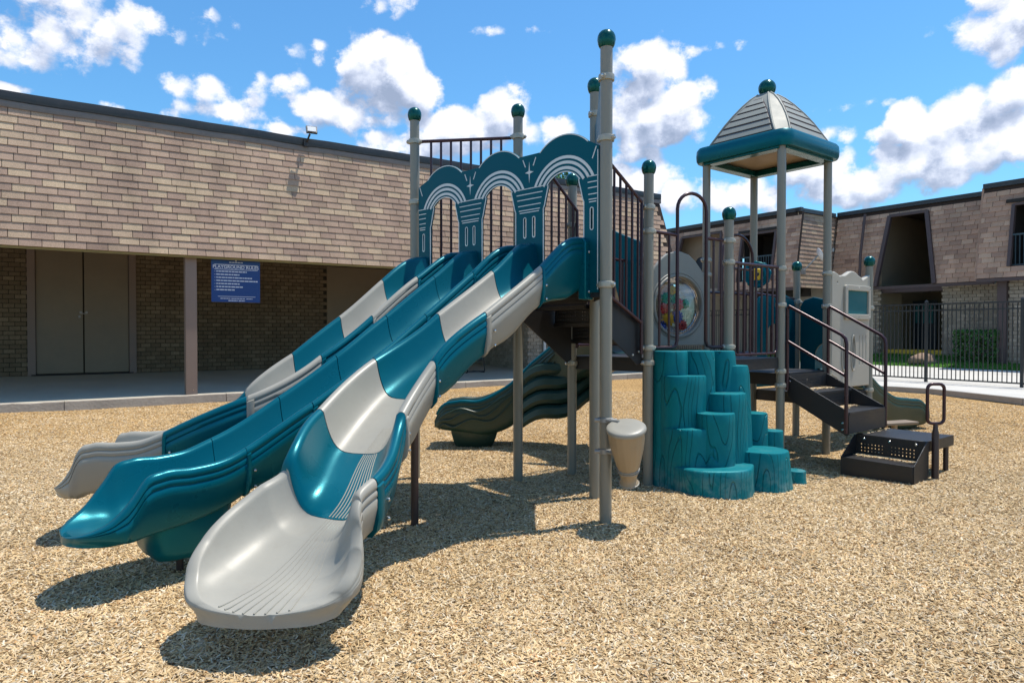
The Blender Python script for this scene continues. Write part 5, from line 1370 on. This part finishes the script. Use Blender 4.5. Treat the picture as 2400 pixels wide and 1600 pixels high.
# ---- wheel toy on the back of the tower
wc = RA.lerp(RB, .93)-e2*.10+Z*2.24; wn = Vector((-.35, -.937, 0)); wx_ = Vector((.937, -.35, 0))
b = B(); pl = []
for k in range(64):
    a = 2*math.pi*k/64; rr = .150+.030*(1 if (k//4) % 2 == 0 else 0); pl.append(wc+wx_*(rr*math.cos(a))+Z*(rr*math.sin(a)))
b.prism(pl, wn*.05); wt = obj('toy_wheel', b, 'teal', play, bevel=.008)
b = B(); b.tube([wc+wn*.06+wx_*(.095*math.cos(R(a)))+Z*(.095*math.sin(R(a))) for a in range(0, 360, 12)], .022, 8, closed=True)
b.tube([wc+wn*.055+wx_*(.155*math.cos(R(a)))+Z*(.155*math.sin(R(a))) for a in range(0, 360, 12)], .014, 8, closed=True); obj('wheel_ring', b, 'teal', wt)
b = B(); b.box(wc+wn*.075, (.08, .04, .15), (wx_, wn, Z)); obj('wheel_tab', b, 'yel', wt, bevel=.01)
b = B(); b.lathe(wc+wn*.09, [(.03, 0), (.02, .02)], 14, axis=wn); obj('wheel_hub', b, 'black', wt)
b = B(); b.tube([RA+Z*1.98, RB+Z*1.98], .018, 10); b.tube([RA+Z*1.15, RB+Z*1.15], .018, 10); sb = obj('cross_rail', b, 'maroon', play)
for k in range(5):
    b = B(); p = RA.lerp(RB, (k+1)/6); b.tube([p+Z*1.15, p+Z*1.98], .0125, 8); obj('bar', b, 'maroon', sb)
# ---- teal hood of the small slide behind the tower rails
LH = (P8-RB).length
hd = sheet('slide_hood', [(.06, .75), (LH-.06, .75), (LH-.06, 1.85), (LH-.10, 1.93), (LH*.72, 1.99), (LH*.5, 1.94), (LH*.3, 1.99), (.12, 1.95), (.06, 1.85)], [rrect(LH*.28, .80, LH*.72, 1.60, .16, 8)], .03, RB, (P8-RB), 'teal', play, bevel=.008)
L89 = (P9-P8).length
h2 = sheet('slide_hood', [(.07, .76), (L89-.07, .76), (L89-.07, 1.84), (L89-.12, 1.92), (L89*.75, 1.96), (L89*.5, 1.90), (L89*.25, 1.96), (.12, 1.92), (.07, 1.84)], [rrect(L89*.27, .78, L89*.73, 1.35, .18, 8)], .05, P8, (P9-P8), 'panel', play, bevel=.010)
# side wings of the hood reaching outwards
for p_ in (P8.lerp(P9, .17), P8.lerp(P9, .83)):
    sheet('hood_wing', [(0, .76), (.42, .70), (.46, 1.2), (.34, 1.62), (.15, 1.84), (0, 1.88)], [], .03, p_, e1, 'panel', h2, bevel=.008)
# ---- cream shop panel with a small window between RC and P9
dw = (P9-RC).normalized(); LW = (P9-RC).length
wvt = [(LW-.065-(LW-.13)*k/16, 2.19+.035*math.cos(2*math.pi*k/8+.4)+(.02 if 3 < k < 13 else -.01)) for k in range(17)]
slotsW = [rrect(cx-.045, 1.02, cx+.045, 1.42, .044, 6) for cx in (LW*.32, LW*.54)] + [rrect(cx-.016, 1.05, cx+.016, 1.45, .015, 3) for cx in (LW*.70, LW*.78, LW*.86)]
win = rrect(LW*.36, 1.70, LW*.88, 2.02, .02)
wp = sheet('window_panel', [(.065, .80), (LW-.065, .80)] + wvt, slotsW + [win, circ(LW*.17, 2.10, .022, 12)], .07, RC, dw, 'panelcream', play, bevel=.014)
wn_ = dw.cross(Z).normalized(); 
if wn_.y > 0: wn_ = -wn_
wo = RC+wn_*.05
fr = sheet('window_frame', rrect(LW*.36-.05, 1.65, LW*.88+.04, 2.07, .03), [rrect(LW*.36+.005, 1.705, LW*.88-.005, 2.015, .015)], .03, wo, dw, 'panelcream', wp, bevel=.006)
gl_ = sheet('pane', rrect(LW*.36, 1.70, LW*.88, 2.02, .01), [], .006, RC+wn_*.035, dw, 'tealglass', wp, bevel=.001)
k = B()
for x_ in (LW*.36-.02, LW*.62, LW*.88+.015):
    for z_ in (1.675, 2.045): k.lathe(wo+wn_*.015+dw*x_+Z*z_, [(.009, 0), (.006, .005)], 8, axis=wn_)
obj('bolt', k, 'bolt', wp)
b = B()
for cx in (LW*.32, LW*.54): b.tube([RC+wn_*.04+dw*(cx+.055*math.cos(R(a)))+Z*(1.22+.225*math.sin(R(a))) for a in range(0, 360, 15)], .009, 6, closed=True)
b.tube([RC+wn_*.038+dw*(.10+.10*math.cos(t_/5*3))*1.0+Z*(.90+.02*t_) for t_ in range(6)], .006, 6)
obj('moulded_ring', b, 'panelcream', wp)
# ---- small exit slide on the far right
pathR = [N(4.47,9.42,.72,.23,.24,.05), N(4.70,9.60,.70,.23,.24,.06), N(5.05,9.88,.50,.23,.22,.07), N(5.45,10.18,.30,.23,.22,.10), N(5.85,10.45,.22,.23,.24,.12), N(6.15,10.62,.20,.23,.20,.10), N(6.33,10.70,.17,.20,.07,.08), N(6.40,10.73,.15,.12,.01,.05)]
rs = bpy.data.objects.new('slide', None); COL.objects.link(rs); rs.parent = play; rs.matrix_parent_inverse = Matrix.Translation(-Vector(play.location)); rs['label'] = 'short green toddler slide on the far right'
slide_section(pathR, 0, 7, 'darkgreen', rs, True, True, 50, wv=.06)
b = B(); b.tube([frame_at(pathR, .1+6.2*k/30)[0]+frame_at(pathR, .1+6.2*k/30)[2]*(path_eval(pathR, .1+6.2*k/30)[3]+.012)+Z*(path_eval(pathR, .1+6.2*k/30)[4]+.004) for k in range(31)], .022, 8); obj('slide_rim', b, 'teal', rs)
b = B(); p0 = Vector((5.0, 9.1, 0))
b.beam(Vector((4.63, 8.55, .335)), Vector((5.12, 8.72, .335)), .20, .035); obj('low_step', b, 'tanplastic', play, bevel=.008)
b = B(); b.tube([Vector((4.86, 8.66, -.2)), Vector((4.86, 8.66, .32))], .035, 10); b.tube([Vector((4.74, 8.62, -.2)), Vector((4.74, 8.62, .32))], .016, 8); obj('step_leg', b, 'drum', play)

# ---- dark curved slide behind, under and beyond the high deck
def N2(x, y, z, hw=.27, wh=.30, d=.10): return [x, y, z, hw, wh, d]
pathD = [N2(1.28,7.85,1.24,.27,.40,.10), N2(1.20,8.15,1.22,.27,.40,.14), N2(1.02,8.52,1.16,.28,.38,.22), N2(.70,8.83,.98,.28,.36,.26), N2(.30,8.98,.72,.28,.34,.24), N2(-.08,9.02,.42,.28,.33,.20), N2(-.42,9.03,.31,.28,.28,.16), N2(-.72,9.02,.30,.28,.28,.10), N2(-.92,9.02,.29,.26,.20,.06), N2(-1.0,9.02,.28,.2,.06,.03)]
ds_ = bpy.data.objects.new('slide', None); COL.objects.link(ds_); ds_.parent = play; ds_.matrix_parent_inverse = Matrix.Translation(-Vector(play.location)); ds_['label'] = 'dark curving slide seen from behind under the high deck'
slide_section(pathD, 0, 9, 'darkgreen', ds_, True, True, 60, wv=0)
def side_pt(nodes, s_, t_, z, off=.0):
    c, h, rt, p = frame_at(nodes, s_); return c + rt*t_*(p[3]+.046+off) + Z*z
sgD = -1 if (side_pt(pathD, 6, 1, 0)-side_pt(pathD, 6, -1, 0)).y > 0 else 1
b = B(); b.tube([side_pt(pathD, .2+8.3*k/40, sgD, path_eval(pathD, .2+8.3*k/40)[4]+.008, -.03) for k in range(41)], .022, 8); obj('slide_rim', b, 'teal', ds_)
# moulded relief on the outside
for (zo, amp, ph, r_) in ((-.10, .02, 0, .010), (-.17, .035, 1.2, .011), (-.26, .045, 2.2, .011)):
    b = B(); pts_ = []
    for k in range(46):
        s_ = 3.0+5.2*k/45; p = path_eval(pathD, s_); pts_.append(side_pt(pathD, s_, sgD, p[4]+zo+amp*math.sin(k*.42+ph), -.002 if zo > -.2 else -.012))
    b.tube(pts_, r_, 6); obj('moulded_relief', b, 'darkgreen', ds_)
ub = B(); rings = []
for j in range(13):
    f = j/12; x_ = .12+1.08*f; z0 = .25+.42*f+.05*math.sin(f*9); hgt = .72; y0_ = 8.66-.16*math.sin(f*math.pi)
    pr2 = []
    for k in range(4):
        zc = z0+hgt*(k+.5)/4
        for a_, o__ in ((-.48, .0), (-.40, -.055), (-.1, -.085), (.3, -.075), (.47, -.02)): pr2.append(Vector((x_, y0_+o__+.035*k, zc+hgt/4*a_)))
    pr2 += [Vector((x_, y0_+.40, z0+hgt)), Vector((x_, y0_+.40, z0))]
    rings.append(pr2)
ub.loft(rings); obj('slide_underside', ub, 'darkgreen', ds_, ang=35)
foot(pathD, 5.2, 7.4, ds_, 'darkgreen', -.02)
# entry hood of that slide, the curved teal wall behind the stair rail
hdv = Vector((-.35, .94, 0)).normalized()
sheet('hood_wing', [(0, 1.30), (.12, 1.55), (.30, 2.1), (.55, 2.45), (.62, 2.75), (.45, 2.72), (.2, 2.60), (-.03, 2.50), (-.06, 2.3)], [], .04, Vector((1.42, 7.75, 0)), Vector((-.75, .66, 0)), 'panel', play, bevel=.01)

# ---- drum on the front post
dax = Vector((-.10, -.30, .93)).normalized(); dtop = Vector((.845, 5.05, .80)); dbase = dtop - dax*.50
b = B()
profd = [(.066, 0), (.072, .008), (.072, .022), (.062, .034), (.060, .06), (.070, .105), (.076, .118), (.076, .128), (.079, .140), (.100, .22), (.120, .31), (.132, .40), (.134, .455)]
b.lathe(dbase, profd, 48, axis=dax, flute=.022, nf=16); dr_ = obj('drum', b, 'drum', play, ang=60)
b = B(); b.lathe(dbase+dax*.450, [(.128, 0), (.146, .006), (.150, .020), (.146, .034), (.134, .042), (.10, .046), (.002, .047)], 40, axis=dax); obj('drum_head', b, 'cream', dr_, ang=50)
b = B()
for z_, r_ in ((.118, .078), (.135, .081), (.012, .073)): b.tube([dbase+dax*z_+(dax.orthogonal().normalized()*math.cos(R(a))+dax.cross(dax.orthogonal().normalized())*math.sin(R(a)))*r_ for a in range(0, 360, 12)], .0055, 6, closed=True)
obj('drum_band', b, 'cream', dr_)
for z_ in (.815, .575):
    b = B(); b.lathe(P1+Z*(z_-.02), [(PR+.001, 0), (PR+.012, .004), (PR+.012, .036), (PR+.001, .04)], 20); b.tube([P1+Vector((-.085, -.01, z_)), P1+Vector((.08, -.05, z_))], .016, 10); b.tube([P1+Vector((0, -.05, z_)), P1+Vector((.08, -.13, z_))], .014, 8)
    o = obj('bracket', b, 'metal', dr_)

# ---- lower entry stairs with handrails
fw_ = -e2     # they descend along this direction
sL_, sR_ = R1+e1*.09, R1+e1*.96
st = None
for q, sg_ in ((sL_, 1), (sR_, -1)):
    b = B(); prof_ = [(.03, 1.00), (.71, .655), (.73, .60), (.73, .40), (.70, .385), (.10, .70), (.04, .75), (.03, .80)]
    b.prism([q+fw_*t_+Z*z for t_, z in prof_], e1*(.014*sg_)); o = obj('entry_stringer', b, 'black', play, bevel=.004)
    if st is None: st = o
    k = B()
    for t_, z in ((.66, .52), (.66, .45), (.06, .93)): k.lathe(q+fw_*t_+Z*z, [(.014, 0), (.009, .008)], 8, axis=e1*(-sg_))
    obj('bolt', k, 'bolt', o)
LS_ = (sR_-sL_).length
for i, (t0, t1, zt) in enumerate(((.05, .36, .825), (.34, .73, .635))):
    b = B(); b.box(sL_+fw_*((t0+t1)/2)+e1*(LS_/2)+Z*(zt-.015), (LS_-.03, t1-t0, .03), (e1, fw_, Z)); obj('tread', b, 'black', st, bevel=.003)
    perforated('riser', sL_+fw_*t0+e1*.014+Z*(zt), e1, Z, LS_-.03, .18, [(.10, .38), (.46, .74)], 3, 'black', st)
b = B(); b.box(sL_+fw_*.724+e1*(LS_/2)+Z*.525, (LS_-.03, .008, .225), (e1, fw_, Z)); obj('riser', b, 'black', st)
k = B()
for x_ in (.1, .4, .7): k.lathe(sL_+fw_*.045+e1*x_+Z*.93, [(.013, 0), (.009, .008)], 8, axis=fw_)
obj('bolt', k, 'bolt', st)
for q, zt0, zt1, zl0, zl1, te in ((R1+e1*.055, 1.785, 1.43, 1.385, 1.02, .715), (R1+e1*.985, 1.80, 1.42, 1.385, 1.01, .715)):
    b = B(); s0 = q+fw_*.05; e_ = q+fw_*te; dd_ = (e_+Z*zt1-s0-Z*zt0).normalized()
    b.tube([s0+Z*.83, s0+Z*(zt0-.03), s0+Z*zt0+dd_*.02, e_+Z*zt1-dd_*.06, e_+Z*zt1-dd_*.015-Z*.02, e_+Z*(zt1-.07), e_+Z*.42], .0185, 12)
    b.tube([s0+Z*zl0, e_+Z*zl1], .0165, 10); obj('handrail', b, 'maroon', st)

# ---- detached transfer step in front of the stairs
ey = e1.copy(); ex = -e2; FLp = Vector((3.76, 7.44, 0)); TWd = .70
ts = thing('transfer_step', 'black perforated transfer step with a maroon loop handle in front of the entry stairs', 'step', FLp+ex*.35)
def T(x, y, z): return FLp+ex*x+ey*y+Z*z
b = B(); b.box(T(.35, .35, .365), (TWd, .70, .03), (ex, ey, Z)); b.box(T(.35, -.003+.35, .33), (TWd-.02, .69, .06), (ex, ey, Z)); b.box(T(TWd+.001, .36, .325), (.010, .70, .11), (ex, ey, Z)); obj('platform', b, 'black', ts, bevel=.004)
perforated('riser', T(0, -.004, .10), ex, Z, TWd, .275, [(.06, .29), (.37, .62)], 3, 'black', ts, pad=(.04, .105), hs=.013)
b = B(); b.box(T(.35, -.17, .155), (TWd, .33, .02), (ex, ey, Z)); obj('tread', b, 'black', ts, bevel=.003)
b = B(); b.box(T(.35, -.335, .07), (TWd+.012, .012, .19), (ex, ey, Z)); obj('front_plate', b, 'black', ts, bevel=.003)
for x_ in (-.006, TWd+.006):
    b = B(); b.prism([T(x_, -.335, -.03), T(x_, -.01, -.03), T(x_, .02, .10), T(x_, .02, .37), T(x_, -.03, .375), T(x_, -.335, .165)], ex*.010); obj('side_plate', b, 'black', ts, bevel=.003)
k = B()
for x_ in (.09, .35, .61): k.lathe(T(x_, -.012, .335), [(.015, 0), (.010, .009)], 10, axis=-ey)
obj('bolt', k, 'bolt', ts)
for x_, y_ in ((.66, .62), (.04, .62)):
    b = B(); b.tube([T(x_, y_, -.2), T(x_, y_, .33)], .026, 12); obj('leg', b, 'brownpost', ts)
hp = T(TWd+.045, .10, 0)
b = B(); b.tube([hp+Z*-.2, hp+Z*.45, hp+Z*.50, hp+Z*.56], [.034, .034, .024, .020], 12); obj('handle_post', b, 'brownpost', ts)
lw, lh, z0 = .085, .40, .56; hx_ = Vector((1, 0, 0)); r_ = .05; lp_ = []
for cx, cz, a0 in ((lw-r_, z0+lh-r_, 0), (-(lw-r_), z0+lh-r_, 90), (-(lw-r_), z0+r_, 180), (lw-r_, z0+r_, 270)):
    for q in range(5): a = R(a0+22.5*q); lp_.append(hp+hx_*(cx+r_*math.cos(a))+Z*(cz+r_*math.sin(a)))
b = B(); b.tube(lp_, .0165, 10, closed=True); obj('loop_handle', b, 'maroon', ts)
# loose chips kicked up onto the treads
lc = B()
def chip(b, p):
    a = rnd.uniform(0, math.pi); d = Vector((math.cos(a), math.sin(a), rnd.uniform(-.2,.2)))*rnd.uniform(.008,.018); s_ = Vector((-math.sin(a), math.cos(a), 0))*rnd.uniform(.003,.006)
    h = Z*.004; b.add([p-d-s_, p-d+s_, p+d+s_, p+d-s_, p-d*.7+h, p+d*.7+h], [(0,1,2,3), (0,3,5,4), (1,4,5,2), (0,4,1), (3,2,5)])
for k in range(420): chip(lc, T(rnd.uniform(.03,.67), -.02-abs(rnd.gauss(0,.055)), .170))
for k in range(160): chip(lc, T(rnd.uniform(.0,.05)+abs(rnd.gauss(0, .02)), rnd.uniform(.05, .68), .384))
for k in range(300): chip(lc, sL_+fw_*(.36+abs(rnd.gauss(0,.06)))+e1*rnd.uniform(.05,.80)+Z*.64)
for k in range(220): chip(lc, sL_+fw_*(.07+abs(rnd.gauss(0,.06)))+e1*rnd.uniform(.05,.80)+Z*.83)
o = obj('loose_chips', lc, 'chip_lump', smooth=False); o['kind'] = 'stuff'; o['label'] = 'loose wood chips lying on the black treads'
